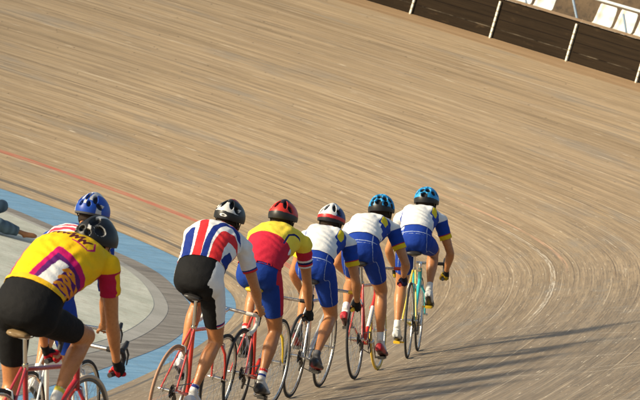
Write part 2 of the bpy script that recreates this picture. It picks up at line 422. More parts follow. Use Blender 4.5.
M['post'] = post_mat()
M['rail'] = simple('rail_paint', (.56, .60, .62), .4, var=.15, scale=8.)
M['brace'] = simple('brace_paint', (.20, .27, .35), .5, var=.2, scale=9.)
M['seat'] = simple('seat_plastic', (.72, .70, .62), .4, var=.06, scale=5.)
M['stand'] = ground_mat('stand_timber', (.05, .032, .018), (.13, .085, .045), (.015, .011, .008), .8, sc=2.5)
WH = .62
zW = float(zprof(np.float64(OW)))
W0, W1 = 30., 60.
SW = list(np.arange(W0, W1+.1, .25))
wall_root = tag(empty('perimeter_wall', Matrix.Translation(tp(45, OW))), 'dark weathered wooden board wall along the top of the far banking', 'wall')
def wall_ring(offs, name, mat, uvshift=False):
    """sweep a closed section [(o,z)..] along the wall"""
    n = len(offs); vs = []; uvs = []
    for s in SW:
        for o, z in offs:
            p = tp(s, o); vs.append((p.x, p.y, zW+z)); uvs.append((s*1.9, z))
    fs = [(i*n+j, i*n+(j+1) % n, (i+1)*n+(j+1) % n, (i+1)*n+j) for i in range(len(SW)-1) for j in range(n)]
    fs += [tuple(range(n)), tuple((len(SW)-1)*n+j for j in range(n-1, -1, -1))]
    me = bpy.data.meshes.new(name); me.from_pydata(vs, [], fs); me.materials.append(mat)
    ul = me.uv_layers.new(name='UVMap'); vi = np.zeros(len(me.loops), dtype=np.int32); me.loops.foreach_get('vertex_index', vi)
    ul.data.foreach_set('uv', np.array(uvs, dtype=np.float32)[vi].ravel())
    bm = bmesh.new(); bm.from_mesh(me); bmesh.ops.recalc_face_normals(bm, faces=bm.faces); bm.to_mesh(me); bm.free()
    return link(bpy.data.objects.new(name, me))
def adopt(o, root):
    o.parent = root; o.matrix_parent_inverse = root.matrix_basis.inverted(); return o
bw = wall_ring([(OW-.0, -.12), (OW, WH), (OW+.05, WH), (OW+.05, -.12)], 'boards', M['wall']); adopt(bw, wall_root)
cp = wall_ring([(OW-.035, WH+.002), (OW-.035, WH+.042), (OW+.10, WH+.042), (OW+.10, WH+.002)], 'cap_rail', M['cap']); adopt(cp, wall_root)
# posts: arc positions so that they stand where the photo shows them
POSTS = [47.355, 46.735, 46.125, 45.545]
post_me = None
def post_at(s):
    global post_me
    if post_me is None:
        mb = MB(); mb.box((0, 0, WH/2-.03), (.032, .028, WH+.02)); 
        o = mb.build('wall_post', M['post'], smooth=False); post_me = o.data
    else: o = link(bpy.data.objects.new('wall_post', post_me))
    p = tp(s, OW-.022); o.location = (p.x, p.y, zW-.02); o.rotation_euler = (0, 0, -head(s)); return o
# top rail with brace bars
rail_root = tag(empty('handrail', Matrix.Translation(tp(45, OW+.25))), 'pale grey tubular handrail on blue-grey slanting bars behind the board wall', 'handrail')
m = MB(); m.tube([tp(s, OW+.30)+Vector((0, 0, WH+.30)) for s in np.arange(W0, W1, .3)], .024, 10)
adopt(m.build('rail', M['rail']), rail_root)

# ---------------------------------------------------------------- anatomy
def ik(a, b, l1, l2, pole):
    a, b = Vector(a), Vector(b); d = b-a; L = d.length
    if L > (l1+l2)*.995:
        k = L/((l1+l2)*.995); l1 *= k; l2 *= k
    n = d.normalized(); x = (l1*l1-l2*l2+L*L)/(2*L); h = math.sqrt(max(0, l1*l1-x*x))
    p = Vector(pole); p = (p-n*p.dot(n)).normalized(); return a+n*x+p*h

def bez(P0, P1, P2, P3, t):
    return P0*(1-t)**3+P1*3*t*(1-t)**2+P2*3*t*t*(1-t)+P3*t**3

def limb(mb, a, b, prof, ext0=0, ext1=0, flat=1.0, side=None):
    a, b = Vector(a), Vector(b); d = b-a; n = d.normalized()
    ref = Vector(side) if side is not None else Vector((1, 0, 0))
    X = (ref-n*ref.dot(n)).normalized(); Y = n.cross(X)
    rings = []
    for t, r in prof: rings.append((a+d*t, X, Y, r, r*flat))
    mb.loft(rings)

def hand(mb, wrist, B, axis, out, bones, side, rbar=.015, spread=.0195):
    """a fist closed round a bar through B along axis (towards the index finger); out: from the bar to the palm's back"""
    axis = Vector(axis).normalized(); out = Vector(out); out = (out-axis*out.dot(axis)).normalized(); w_ = axis.cross(out)
    if w_.dot(Vector((side, 0, 0))) > 0: w_ = -w_
    # w_ points to the inner side (where fingertips end)
    def at(al, ang, r): return B+axis*al+(out*math.cos(ang)+w_*math.sin(ang))*r
    palm_c = at(-.003, -.55, .030)
    wrist = Vector(wrist); pts = []
    # palm as a flattened loft from wrist to knuckles
    k = at(.0, .35, .036); d = (palm_c-wrist); X = axis
    nrm = (k-wrist).normalized(); Y = nrm.cross(X).normalized(); X = Y.cross(nrm)
    mb.loft([(wrist, X, Y, .024, .021), (wrist.lerp(palm_c, .6), X, Y, .034, .020), (palm_c, X, Y, .041, .019), (k, X, Y, .039, .015)])
    bones.append(('palm', wrist, k, .024, .020))
    ln = [.92, 1.05, 1.0, .82]
    for i in range(4):
        al = (1.5-i)*spread; s_ = ln[i]; r = .0098 if i < 3 else .0086
        angs = [.30, .95*s_+.15, 1.9*s_, 2.75*s_, 3.35*s_]; rad = [.036, .033, .029, .027, .026]
        fp = [at(al, angs[j], rad[j]) for j in range(5)]
        mb.tube(fp, [r*1.12, r*1.05, r, r*.95, r*.72], 8); bones.append(('finger', fp[0], fp[2], r, r)); bones.append(('finger', fp[2], fp[4], r, r*.8))
    tp_ = [at(.012, -.95, .034), at(.036, -1.35, .034), at(.043, -2.0, .031), at(.040, -2.7, .029)]
    mb.tube(tp_, [.0150, .0125, .0110, .0085], 8); bones.append(('finger', tp_[1], tp_[3], .012, .009))

def make_mesh_np(me):
    n = len(me.vertices); co = np.empty(n*3); me.vertices.foreach_get('co', co); co = co.reshape(-1, 3)
    e = np.empty(len(me.edges)*2, dtype=np.int64); me.edges.foreach_get('vertices', e); return co, e.reshape(-1, 2)

def seg_dist(co, a, b):
    a = np.array(a); b = np.array(b); d = b-a; L2 = max(d@d, 1e-9); t = ((co-a)@d)/L2; tc = np.clip(t, 0, 1)
    return np.linalg.norm(co-(a+tc[:, None]*d), axis=1), t

VOX = .0055
class Figure: pass
def make_body(J, parent, scale=1.0, skin=None):
    """J: joints. Returns Figure with the body object, vertex labels and body coordinates."""
    F = Figure(); mb = MB(); bones = []
    hipL, hipR = J['hip'][-1], J['hip'][1]; sh = J['sh']; 
    S = J['spine']; NS = 24; sp = [bez(*S, i/(NS-1)) for i in range(NS)]
    X = Vector((1, 0, 0))
    wprof = [(0, .085, .085), (.05, .140, .115), (.14, .158, .124), (.24, .152, .116), (.36, .146, .106), (.50, .152, .112), (.66, .168, .122), (.80, .178, .120), (.90, .165, .098), (.96, .115, .078), (1.0, .07, .06)]
    rings = []
    for i, p in enumerate(sp):
        t = i/(NS-1); T = (sp[min(i+1, NS-1)]-sp[max(i-1, 0)]).normalized(); Y = T.cross(X).normalized()
        a = np.interp(t, [q[0] for q in wprof], [q[1] for q in wprof])*J['build']; b = np.interp(t, [q[0] for q in wprof], [q[2] for q in wprof])*J['build']
        rings.append((p, X, Y, a, b))
    mb.loft(rings)
    # buttocks, shoulder blades
    T0 = (sp[3]-sp[0]).normalized(); back = -Y if Y.y > 0 else Y
    for s in (-1, 1):
        h = J['hip'][s]
        mb.ball(h+Vector((-s*.010, -.040, .010)), (.090*J['build'], .096, .108)); mb.ball(Vector((0, h.y-.050, h.z+.005)), (.07, .082, .100))
        mb.ball(sp[18]+Vector((s*.085, 0, 0))+Vector((0, -.045, .045)), (.062, .055, .075), Matrix.Rotation(-.9, 3, 'X'))
        # deltoid + trapezius
        mb.ball(sh[s], (.060, .062, .060))
        mb.tube([sp[22]+Vector((s*.03, 0, .01)), sh[s].lerp(sp[21], .45)+Vector((0, 0, .035)), sh[s]+Vector((0, 0, .012))], [.055, .052, .046], 12)
        el, wr = J['el'][s], J['wr'][s]
        limb(mb, sh[s], el, [(0, .052), (.25, .050), (.5, .047), (.8, .040), (1.0, .037)])
        limb(mb, el, wr, [(0, .037), (.22, .042), (.45, .037), (.75, .028), (1.0, .0245)]); mb.ball(el, .0375)
        bones.append(('uarm%d' % s, sh[s], el, .050, .040)); bones.append(('farm%d' % s, el, wr, .040, .026))
        kn, an = J['kn'][s], J['an'][s]
        limb(mb, h, kn, [(-.05, .088), (.1, .089), (.35, .086), (.6, .074), (.85, .060), (1.0, .055)])
        mb.ball(kn, (.056, .058, .058)); 
        dl = (an-kn); nn = dl.normalized(); calf = (Vector((0, -1, 0))-nn*nn.dot(Vector((0, -1, 0)))).normalized()
        rr = []
        for t, r, off in ((0, .051, 0), (.12, .051, .004), (.3, .057, .014), (.45, .053, .012), (.65, .040, .006), (.85, .030, 0), (1.0, .031, 0)):
            Xc = (X-nn*nn.dot(X)).normalized(); rr.append((kn+dl*t+calf*off, Xc, nn.cross(Xc), r*.95, r))
        mb.loft(rr)
        bones.append(('thigh%d' % s, h.lerp(kn, .06), kn, .092, .058)); bones.append(('shin%d' % s, kn, an, .053, .031))
        # foot
        ft = J['toe'][s]; fd = (ft-an); hl = J['heel'][s]
        mb.tube([an, an.lerp(ft, .35)+Vector((0, 0, -.008)), an.lerp(ft, .75), ft], [.031, .036, .034, .02], 12); mb.ball(hl, .024)
        bones.append(('foot%d' % s, an, ft, .036, .03)); bones.append(('foot%d' % s, an, hl, .03, .03))
        hb = []
        hand(mb, wr, *J['grip'][s], hb, s); bones += [(n_+str(s), a, b, r0, r1) for n_, a, b, r0, r1 in hb]
    # neck and head
    hd = J['head']; nk = J['neck']; mb.tube([sp[20], nk, hd+Vector((0, -.03, -.03))], [.06, .056, .058], 14)
    R = J['headR']
    def H(x, y, z): return hd+R @ Vector((x, y, z))
    mb.ball(hd, (.076, .098, .098), R); mb.ball(H(0, .03, -.055), (.055, .062, .06), R)     # skull, jaw
    mb.ball(H(0, .082, -.10), (.022, .018, .016), R)                                      # chin
    mb.tube([H(0, .093, -.005), H(0, .112, -.038), H(0, .104, -.05)], [.008, .013, .012], 8)   # nose
    mb.tube([H(-.02, .094, -.072), H(0, .100, -.071), H(.02, .094, -.072)], [.006, .009, .006], 8)     # lips
    for s in (-1, 1):
        mb.ball(H(s*.077, -.005, -.025), (.010, .018, .030), R @ Matrix.Rotation(s*-.25, 3, 'Z'))  # ears
        mb.tube([H(s*.015, .092, .018), H(s*.048, .078, .018)], [.008, .006], 6)               # brow
        mb.ball(H(s*.05, .06, -.04), (.02, .02, .02), R)                                    # cheek
    bones.append(('head', hd, hd, .09, .09)); bones.append(('neck', sp[21], hd+R @ Vector((0, -.02, -.06)), .05, .05))
    me = mb.mesh('tmp'); o = bpy.data.objects.new('tmp', me); COL.objects.link(o)
    md = o.modifiers.new('r', 'REMESH'); md.mode = 'VOXEL'; md.voxel_size = VOX
    dg = bpy.context.evaluated_depsgraph_get(); me2 = bpy.data.meshes.new_from_object(o.evaluated_get(dg))
    bpy.data.objects.remove(o); me2.materials.clear(); me2.materials.append(skin or M['skin'])
    co, ed = make_mesh_np(me2)
    # labels
    names = [b[0] for b in bones]; D = []; TT = []
    for n_, a, b, r0, r1 in bones:
        d, t = seg_dist(co, a, b); D.append(d-(r0+(r1-r0)*np.clip(t, 0, 1))); TT.append(t)
    spn = np.array([list(p) for p in sp]); 
    d2 = np.linalg.norm(co[:, None, :]-spn[None], axis=2); i0 = d2.argmin(1)
    # finer torso coordinate
    tt = np.zeros(len(co)); 
    for k in range(NS):
        mk = i0 == k
        if not mk.any(): continue
        T = spn[min(k+1, NS-1)]-spn[max(k-1, 0)]; L = np.linalg.norm(T); span = (min(k+1, NS-1)-max(k-1, 0))/(NS-1)
        tt[mk] = k/(NS-1)+((co[mk]-spn[k])@(T/L))/L*span
    wid = np.interp(tt, [q[0] for q in wprof], [q[1] for q in wprof]); dep = np.interp(tt, [q[0] for q in wprof], [q[2] for q in wprof])
    D.append(np.minimum(d2.min(1)-np.minimum(wid, dep)*.98, d2.min(1)-dep*.98)); names.append('torso'); TT.append(tt)
    D = np.array(D); lab = D.argmin(0); t = np.array(TT)[lab, np.arange(len(co))]
    labn = np.array(names)[lab]
    # smoothing, light on hands and head
    wgt = np.full(len(co), .5); small = np.array([n_[:4] in ('palm', 'fing') or n_ == 'head' for n_ in labn])
    deg = np.bincount(ed.ravel(), minlength=len(co)).astype(float)
    for it in range(26):
        acc = np.zeros_like(co)
        for k in range(3):
            acc[:, k] = np.bincount(ed[:, 0], weights=co[ed[:, 1], k], minlength=len(co))+np.bincount(ed[:, 1], weights=co[ed[:, 0], k], minlength=len(co))
        avg = acc/deg[:, None]; ww = np.where(small & (it > 2), 0., .5)[:, None]; co = co+(avg-co)*ww
    me2.vertices.foreach_set('co', co.ravel()); me2.update()
    me2.polygons.foreach_set('use_smooth', [True]*len(me2.polygons)); me2.name = 'body'
    F.obj = link(bpy.data.objects.new('body', me2), parent)
    F.co = co; F.lab = labn; F.t = t; F.tt = tt; F.wid = wid; F.sp = spn; F.bones = bones; F.J = J; F.me = me2
    nrm = np.empty(len(co)*3); me2.vertices.foreach_get('normal', nrm); F.n = nrm.reshape(-1, 3)
    return F

def garment(F, name, sel, thick, paint, parent, mat, sub=1, wr=.0, hems=None):
    """shell over the body where sel(vertex)=True. paint(co, lab, t, x, tt, n)->colours. hems: {label: t_hem} snaps the open edges"""
    me = F.me; nf = len(me.polygons); vi = np.empty(len(me.loops), dtype=np.int64); me.loops.foreach_get('vertex_index', vi)
    tot = np.empty(nf, dtype=np.int64); me.polygons.foreach_get('loop_total', tot)
    assert (tot == 4).all()
    q = vi.reshape(-1, 4); mask = sel; keep = mask[q].all(1); q = q[keep]
    used = np.unique(q); mp = -np.ones(len(F.co), dtype=np.int64); mp[used] = np.arange(len(used)); q = mp[q]
    co = F.co[used].copy(); lab = F.lab[used]; t = F.t[used].copy(); tt = F.tt[used].copy(); n = F.n[used]
    # boundary vertices
    E = np.sort(np.concatenate([q[:, [0, 1]], q[:, [1, 2]], q[:, [2, 3]], q[:, [3, 0]]]), axis=1)
    ue, cnt = np.unique(E, axis=0, return_counts=True); bd = np.unique(ue[cnt == 1])
    isb = np.zeros(len(used), bool); isb[bd] = True
    bd_ = {b[0]: (np.array(b[1]), np.array(b[2])) for b in F.bones}
    for L, th in (hems or {}).items():
        if L == 'torso':
            mk = isb & (lab == 'torso') & (np.abs(tt-th) < .06)
            k = np.clip((th*23).astype(int) if hasattr(th, 'astype') else int(th*23), 0, 22); T = F.sp[k+1]-F.sp[k]
            co[mk] += ((th-tt[mk])[:, None]*T*23); tt[mk] = th
        else:
            a, b = bd_[L]; mk = isb & (lab == L) & (np.abs(t-th) < .12); co[mk] += (th-t[mk])[:, None]*(b-a); t[mk] = th
    # smooth the boundary a little
    th_ = np.full(len(co), thick)
    if wr:
        ph = np.sin(co[:, 2]*95+np.sin(co[:, 0]*23+co[:, 1]*17)*2.2)*np.sin(co[:, 0]*31+co[:, 2]*19+2*np.sin(co[:, 1]*21))
        th_ = th_+wr*(ph*.5+.5)
    co = co+n*th_[:, None]
    nm = bpy.data.meshes.new(name); nm.from_pydata(co.tolist(), [], q.tolist()); nm.materials.append(mat)
    att = {'t': t, 'tt': tt}
    for kk, vv in att.items():
        a = nm.attributes.new(kk, 'FLOAT', 'POINT'); a.data.foreach_set('value', vv.astype(np.float32))
    li = {L: i for i, L in enumerate(sorted(set(lab)))}; inv = {i: L for L, i in li.items()}
    a = nm.attributes.new('lb', 'FLOAT', 'POINT'); a.data.foreach_set('value', np.array([li[L] for L in lab], dtype=np.float32))
    o = bpy.data.objects.new(name, nm); COL.objects.link(o)
    if sub:
        md = o.modifiers.new('s', 'SUBSURF'); md.levels = sub; md.render_levels = sub; md.subdivision_type = 'SIMPLE'
    sm = o.modifiers.new('so', 'SOLIDIFY'); sm.thickness = .003; sm.offset = -1; sm.use_rim = True
    dg = bpy.context.evaluated_depsgraph_get(); m2 = bpy.data.meshes.new_from_object(o.evaluated_get(dg)); bpy.data.objects.remove(o)
    n2 = len(m2.vertices); c2 = np.empty(n2*3); m2.vertices.foreach_get('co', c2); c2 = c2.reshape(-1, 3)
    def g_(nm_):
        a = np.empty(n2, dtype=np.float32); m2.attributes[nm_].data.foreach_get('value', a); return a
    nn = np.empty(n2*3); m2.vertices.foreach_get('normal', nn); nn = nn.reshape(-1, 3)
    lb2 = g_('lb'); l2 = np.array([inv[int(round(x))] for x in np.clip(lb2, 0, len(inv)-1)])
    T2 = g_('t'); TT2 = g_('tt')
    # recompute limb t from position (interpolated across labels it would be wrong)
    for L in set(l2):
        if L in bd_:
            mk = l2 == L; a, b = bd_[L]; T2[mk] = seg_dist(c2[mk], a, b)[1]
    xs = np.interp(TT2, np.linspace(0, 1, len(F.sp)), F.sp[:, 0])
    col = paint(c2, l2, T2, (c2[:, 0]-xs)/(.175*F.J['build']), TT2, nn)
    c4 = np.ones((n2, 4), dtype=np.float32); c4[:, :3] = col
    ca = m2.color_attributes.new('paint', 'FLOAT_COLOR', 'POINT'); ca.data.foreach_set('color', c4.ravel())
    for kk in ('t', 'tt', 'lb'): m2.attributes.remove(m2.attributes[kk])
    m2.polygons.foreach_set('use_smooth', [True]*len(m2.polygons)); m2.name = name
    return link(bpy.data.objects.new(name, m2), parent)

# ---------------------------------------------------------------- paint tools
WHITE = (.74, .74, .73); BLUE = (.012, .05, .32); YEL = (.84, .50, .010); RED = (.62, .03, .03); CRIM = (.42, .012, .06)
MAG = (.48, .01, .12); PUR = (.09, .015, .13); BLK = (.012, .012, .013); NAVY = (.012, .018, .11); ORG = (.72, .26, .02); SIL = (.55, .55, .54); LBLUE = (.03, .30, .58)
def base(co, c): return np.tile(np.array(c), (len(co), 1))
def put(col, mk, c): col[mk] = c
def stroke(col, U, V, pts, w_, c, mk=None, sc=(.175, .56)):
    """stroke in back coordinates (x, t) with a width in metres"""
    P_ = [np.array([a*sc[0], b*sc[1]]) for a, b in pts]; Q = np.stack([U*sc[0], V*sc[1]], 1); d = np.full(len(U), 9.)
    for a, b in zip(P_[:-1], P_[1:]):
        dd = b-a; tt_ = np.clip(((Q-a)@dd)/(dd@dd), 0, 1); d = np.minimum(d, np.linalg.norm(Q-(a+tt_[:, None]*dd), axis=1))
    m_ = d < w_
    if mk is not None: m_ = m_ & mk
    col[m_] = c
def isarm(lab): return np.char.startswith(lab.astype(str), 'uarm')
def arm_s(lab, s): return lab == 'uarm%d' % s

SCRIPT = [(-.72, .80), (-.64, .83), (-.56, .79), (-.46, .84), (-.40, .79), (-.31, .825), (-.24, .79), (-.14, .83), (-.07, .79), (0, .825), (.06, .79), (.14, .86), (.20, .765), (.27, .82), (.33, .775), (.42, .85), (.47, .75), (.54, .80), (.60, .765), (.70, .82)]
def jersey_A(co, lab, t, x, tt, n):
    c = base(co, YEL); back = n[:, 2] > -.35; ar = isarm(lab)
    put(c, (x < -.66-.5*(tt-.4)) & (tt < .66) & ~ar, MAG); put(c, (x < -.80-.4*(tt-.4)) & (tt < .60) & ~ar, PUR); put(c, (x < -.97) & ~ar & (tt < .56), WHITE)
    top = .63-.05*np.clip(x-.3, 0, 1)
    put(c, (x > -.02+.75*np.clip(tt-.34, 0, 1)) & (tt < top) & ~ar, MAG)
    inner = (x > .13+.75*np.clip(tt-.34, 0, 1)) & (tt < top-.055) & ~ar; put(c, inner, PUR)
    put(c, inner & (x > .24+1.0*np.clip(tt-.32, 0, 1)) & (x < .66+.35*(tt-.4)) & (tt < .53), WHITE)
    for k in (.37, .43, .49):
        stroke(c, x, tt, [(.66, k-.012), (.74, k+.02), (.84, k+.022), (.88, k), (.80, k-.014), (.74, k)], .0055, ORG, ~ar)
    stroke(c, x, tt, SCRIPT, .0062, (.10, .015, .02), ~ar)
    stroke(c, x, tt, [(.74, .84), (.86, .78), (.78, .73), (.3, .745)], .004, MAG, ~ar)
    put(c, tt < .335, (.7, .42, .02))
    put(c, ar & (t > .06), CRIM); put(c, arm_s(lab, -1) & (t > .3), WHITE); put(c, arm_s(lab, -1) & (t > .48), PUR)
    put(c, arm_s(lab, 1) & (n[:, 0] > .93) & (t > .1), YEL)
    return c
def jersey_B(co, lab, t, x, tt, n):
    c = base(co, WHITE); ar = isarm(lab); back = ~ar
    for k in (.42, .49, .56, .63, .70, .77, .83): stroke(c, x, tt, [(-1.3, k-.05), (0, k), (1.3, k-.05)], .0085, (.62, .06, .10), back)
    put(c, (tt > .87) & ~ar, BLUE); put(c, ar, BLUE); put(c, (x > .85) & ~ar, BLUE)
    put(c, ar & (n[:, 1] < -.5) & (t > .12), YEL)
    put(c, ar & (t > .5), BLUE)
    return c
def jersey_C(co, lab, t, x, tt, n):
    c = base(co, WHITE); ar = isarm(lab); b = ~ar; R_, B_ = (.62, .03, .035), (.012, .03, .20)
    stroke(c, x, tt, [(-.12, .30), (-.20, .50), (-.30, .68), (-.42, .80)], .027, R_, b)
    stroke(c, x, tt, [(-.52, .30), (-.62, .48), (-.76, .66)], .030, B_, b)
    stroke(c, x, tt, [(-.95, .28), (-1.05, .40)], .020, R_, b)
    stroke(c, x, tt, [(.16, .28), (.10, .50), (.14, .68), (.34, .80), (.68, .82), (.98, .74)], .020, B_, b)
    stroke(c, x, tt, [(.52, .30), (.48, .48), (.56, .62), (.80, .64)], .034, R_, b)
    stroke(c, x, tt, [(.86, .34), (.98, .46)], .026, B_, b); stroke(c, x, tt, [(1.12, .50), (1.2, .6)], .022, R_, b)
    k = (tt > .855) & b; put(c, k, B_); put(c, k & (np.abs(x) < .28), R_); put(c, k & (np.abs(x) < .09), WHITE); put(c, k & (np.abs(x-.36) < .05), WHITE); put(c, k & (np.abs(x+.36) < .05), WHITE); put(c, k & (x > .42), R_)
    put(c, ar & (t > .50), B_); put(c, ar & (t > .535), R_)
    return c
def jersey_D(co, lab, t, x, tt, n):
    c = base(co, (.82, .62, .06)); ar = isarm(lab); b = ~ar
    put(c, b & (tt < .58-.03*x), (.50, .02, .045)); 
    put(c, b & (x > .92) & (tt < .55), WHITE); put(c, b & (x < -.95) & (tt < .6), (.50, .02, .045))
    stroke(c, x, tt, [(.70, .52), (.72, .66), (.86, .74), (1.1, .80)], .006, NAVY, b)
    put(c, ar & (t > .14), (.50, .02, .045)); put(c, ar & (t > .36), WHITE); put(c, ar & (t > .41), NAVY); put(c, ar & (t > .47), (.55, .02, .03)); put(c, ar & (t > .52), WHITE)
    return c
def jersey_W(neck=None, text=False):
    def f(co, lab, t, x, tt, n):
        c = base(co, WHITE); ar = isarm(lab); b = ~ar
        put(c, b & (np.abs(x) > .90) & (tt < .70), BLUE)
        for sg in (1,):
            stroke(c, x*sg, tt, [(.74, .60), (.82, .74), (1.02, .82)], .017, BLUE, b); put(c, b & (x*sg > .80) & (tt > .50) & (tt < .82), BLUE)
            stroke(c, x*sg, tt, [(.86, .72), (.84, .64)], .022, (.78, .60, .03), b)
        put(c, b & (n[:, 2] < -.3), BLUE)
        put(c, arm_s(lab, 1) & (t > .0), BLUE); put(c, arm_s(lab, -1) & (t > .22), BLUE);  put(c, ar & (t > .40), (.5, .02, .02)); put(c, ar & (t > .425), (.78, .55, .02))
        if neck: put(c, b & (tt > .925), neck)
        if text:
            for i in range(9):
                xx = -.45+.11*i; stroke(c, x, tt, [(xx, .865), (xx+.03, .89), (xx+.06, .865)], .0045, BLUE, b)
        return c
    return f
def shorts_paint(kind):
    def f(co, lab, t, x, tt, n):
        th = np.char.startswith(lab.astype(str), 'thigh'); right = co[:, 0] > 0; o_ = np.where(right, n[:, 0], -n[:, 0])
        if kind == 'black':
            c = base(co, (.010, .010, .011)); return c
        if kind == 'C':
            c = base(co, (.010, .010, .011)); pan = (o_ > np.where(right, .60, .90)) & (n[:, 1] > -.9); put(c, pan, WHITE)
            put(c, th & (t > .60) & pan, (.012, .03, .20)); put(c, th & (t > .63) & pan, RED); put(c, th & (t > .65) & pan, WHITE); return c
        if kind == 'D':
            c = base(co, (.012, .045, .27)); put(c, right & (o_ > .90), (.50, .02, .045)); put(c, (tt > .26) & (x > .62) & (x < .74) & ~th, WHITE); return c
        c = base(co, (.012, .045, .30)); tl = .62
        pl = (np.abs(o_-.62) < .016) & (n[:, 1] < .2); put(c, pl, (.35, .42, .60))
        put(c, (np.abs(tt-.17) < .006) & ~th & (np.abs(x) < .85), (.35, .42, .60))
        put(c, ~th & (x > -.78) & (x < -.62) & (tt > .215) & (tt < .255), WHITE)
        return c
    return f
def solid(c_): return lambda co, lab, t, x, tt, n: base(co, c_)

# ---------------------------------------------------------------- helmet
def helmet(hd, R, parent, style):
    NA, NE = 180, 84; vs = []; cols = []; fs = []
    def shape(az, el):
        # az: 0 = front (+Y), pi = back ; el from -.45 (rim) to pi/2
        x = math.cos(el)*math.sin(az); y = math.cos(el)*math.cos(az); z = math.sin(el)
        rx, ry, rz = .112, (.132 if y > 0 else .152), .119
        px, py, pz = x*rx, y*ry, z*rz*(1.08 if style['type'] == 'hole' else 1.)
        if style['type'] == 'slot': pz += .016*math.exp(-(x/.33)**2)*max(0, math.sin(el))*(1 if y > 0 else 1.0)
        return px, py, pz, x, y, z
    slots = [(0., .55, .05, .30), (.32, .50, .07, .30), (-.32, .50, .07, .30), (.68, .30, .07, .26), (-.68, .30, .07, .26)]
    for j in range(NE+1):
        for i in range(NA):
            az = 2*PI*i/NA; low = -.16-.22*(0.5-0.5*math.cos(az))**1.5 + .10*max(0, math.cos(az))
            el = low+(PI/2-low)*(j/NE)**.95
            px, py, pz, x, y, z = shape(az, el); d = 0.
            if style['type'] == 'slot':
                # back cluster of vents as seen from behind: a = sideways, b = height
                a, b = x, z
                if y < .25:
                    for (ca, cb, wa, wb, tl) in style.get('vents', ((.27, .58, .115, .27, -.45), (-.27, .58, .115, .27, .45), (.64, .38, .10, .25, -.6), (-.64, .38, .10, .25, .6))):
                        dx = a-ca; dz = b-cb; u_ = dx*math.cos(tl)-dz*math.sin(tl); v_ = dx*math.sin(tl)+dz*math.cos(tl)
                        q = (u_/wa)**2+(v_/wb)**2; d = max(d, min(1, max(0, (1.15-q)*2.5)))
                else:
                    for ca in (-.6, -.3, 0, .3, .6):
                        q = ((a-ca)/.08)**2+((y-.6)/.28)**2; d = max(d, min(1, max(0, (1.15-q)*2.5)))
            else:
                az2 = math.atan2(x, -y)
                for (ca, ce) in style['holes']:
                    dx = math.sin(az2-ca)*math.cos(el); 
                    # great circle distance
                    hx, hy, hz = math.sin(ca)*math.cos(ce), -math.cos(ca)*math.cos(ce), math.sin(ce)
                    dd = math.acos(max(-1, min(1, hx*x+hy*y+hz*z))); d = max(d, min(1, max(0, (.245-dd)*8)))
            s_ = 1-(.17 if style['type'] == 'slot' else .21)*d; p = Vector((px*s_, py*s_, pz*s_ if pz > 0 else pz))
            vs.append(hd+R @ (p+Vector((0, 0, .012)))); cols.append(style['col'](x, y, z, d, el-low))
    for j in range(NE):
        for i in range(NA): fs.append((j*NA+i, j*NA+(i+1) % NA, (j+1)*NA+(i+1) % NA, (j+1)*NA+i))
    # inner rim
    b0 = len(vs)
    for i in range(NA):
        v = Vector(vs[i]); c = hd+R @ Vector((0, 0, .02)); vs.append(c+(v-c)*.84); cols.append((.015, .015, .015))
    for i in range(NA): fs.append((i, b0+i, b0+(i+1) % NA, (i+1) % NA))
    me = bpy.data.meshes.new('helmet'); me.from_pydata([tuple(v) for v in vs], [], fs); me.materials.append(M['shell'])
    ca = me.color_attributes.new('paint', 'FLOAT_COLOR', 'POINT'); c4 = np.ones((len(vs), 4), dtype=np.float32); c4[:, :3] = np.array(cols); ca.data.foreach_set('color', c4.ravel())
    bm = bmesh.new(); bm.from_mesh(me); bmesh.ops.recalc_face_normals(bm, faces=bm.faces); bm.to_mesh(me); bm.free()
    me.polygons.foreach_set('use_smooth', [True]*len(me.polygons))
    o = link(bpy.data.objects.new('helmet', me), parent)
    # chin straps
    s = MB()
    for k in (-1, 1):
        H = lambda x, y, z: hd+R @ Vector((x, y, z))
        s.tube([H(k*.085, .03, .0), H(k*.080, .03, -.06), H(k*.03, .055, -.115), H(0, .06, -.118)], .004, 6)
        s.tube([H(k*.082, -.06, -.02), H(k*.080, .01, -.06)], .004, 6)
    s.build('strap', M['black_plastic'], o)
    return o
def hc_A(x, y, z, d, h):
    if d > .35: return (.006, .006, .007)
    if y < .35 and x > .12 and z > -.02 and (.35 < x+.25*z < .50 or (d > .01 and x > .45)): return SIL
    if h < .12: return (.02, .02, .02)
    return (.012, .012, .013)
def hc_B(x, y, z, d, h):
    if d > .35: return (.015, .02, .04)
    if h < .12: return (.08, .08, .08)
    if z > .88 or (.16 < abs(x) < .36 and z > .45) or (abs(x) < .07 and z > .2): return (.50, .51, .53)
    if abs(abs(x)-.78) < .10 and z < .35: return (.5, .5, .5)
    return (.010, .06, .36)
def hc_C(x, y, z, d, h):
    if d > .35: return (.01, .01, .011)
    if y < 0 and z < .12:
        ex = (x/.26)**2+((z+.13)/.085)**2
        if ex < .25: return (.02, .02, .02)
        if ex < 1.: return (.75, .75, .73)
        return (.015, .015, .016)
    if z > .90 and x > .0: return (.45, .03, .03)
    if z > .66 or (z > .5 and abs(x) > .12) or abs(x) > .80: return (.02, .02, .022)
    return (.60, .59, .57)
def hc_D(x, y, z, d, h):
    if d > .35: return (.012, .01, .01)
    if z > .84 or (z > .60 and abs(x) < .20): return (.03, .015, .015)
    if z < .10: return (.02, .02, .022)
    return (.55, .03, .02)
def hc_E(x, y, z, d, h):
    if d > .35: return (.02, .02, .02)
    if z < -.12: return (.015, .015, .02)
    if z < .10: return (.52, .02, .025)
    if x > .55: return (.02, .035, .16)
    if z > .93: return (.03, .03, .04)
    return (.72, .72, .71)
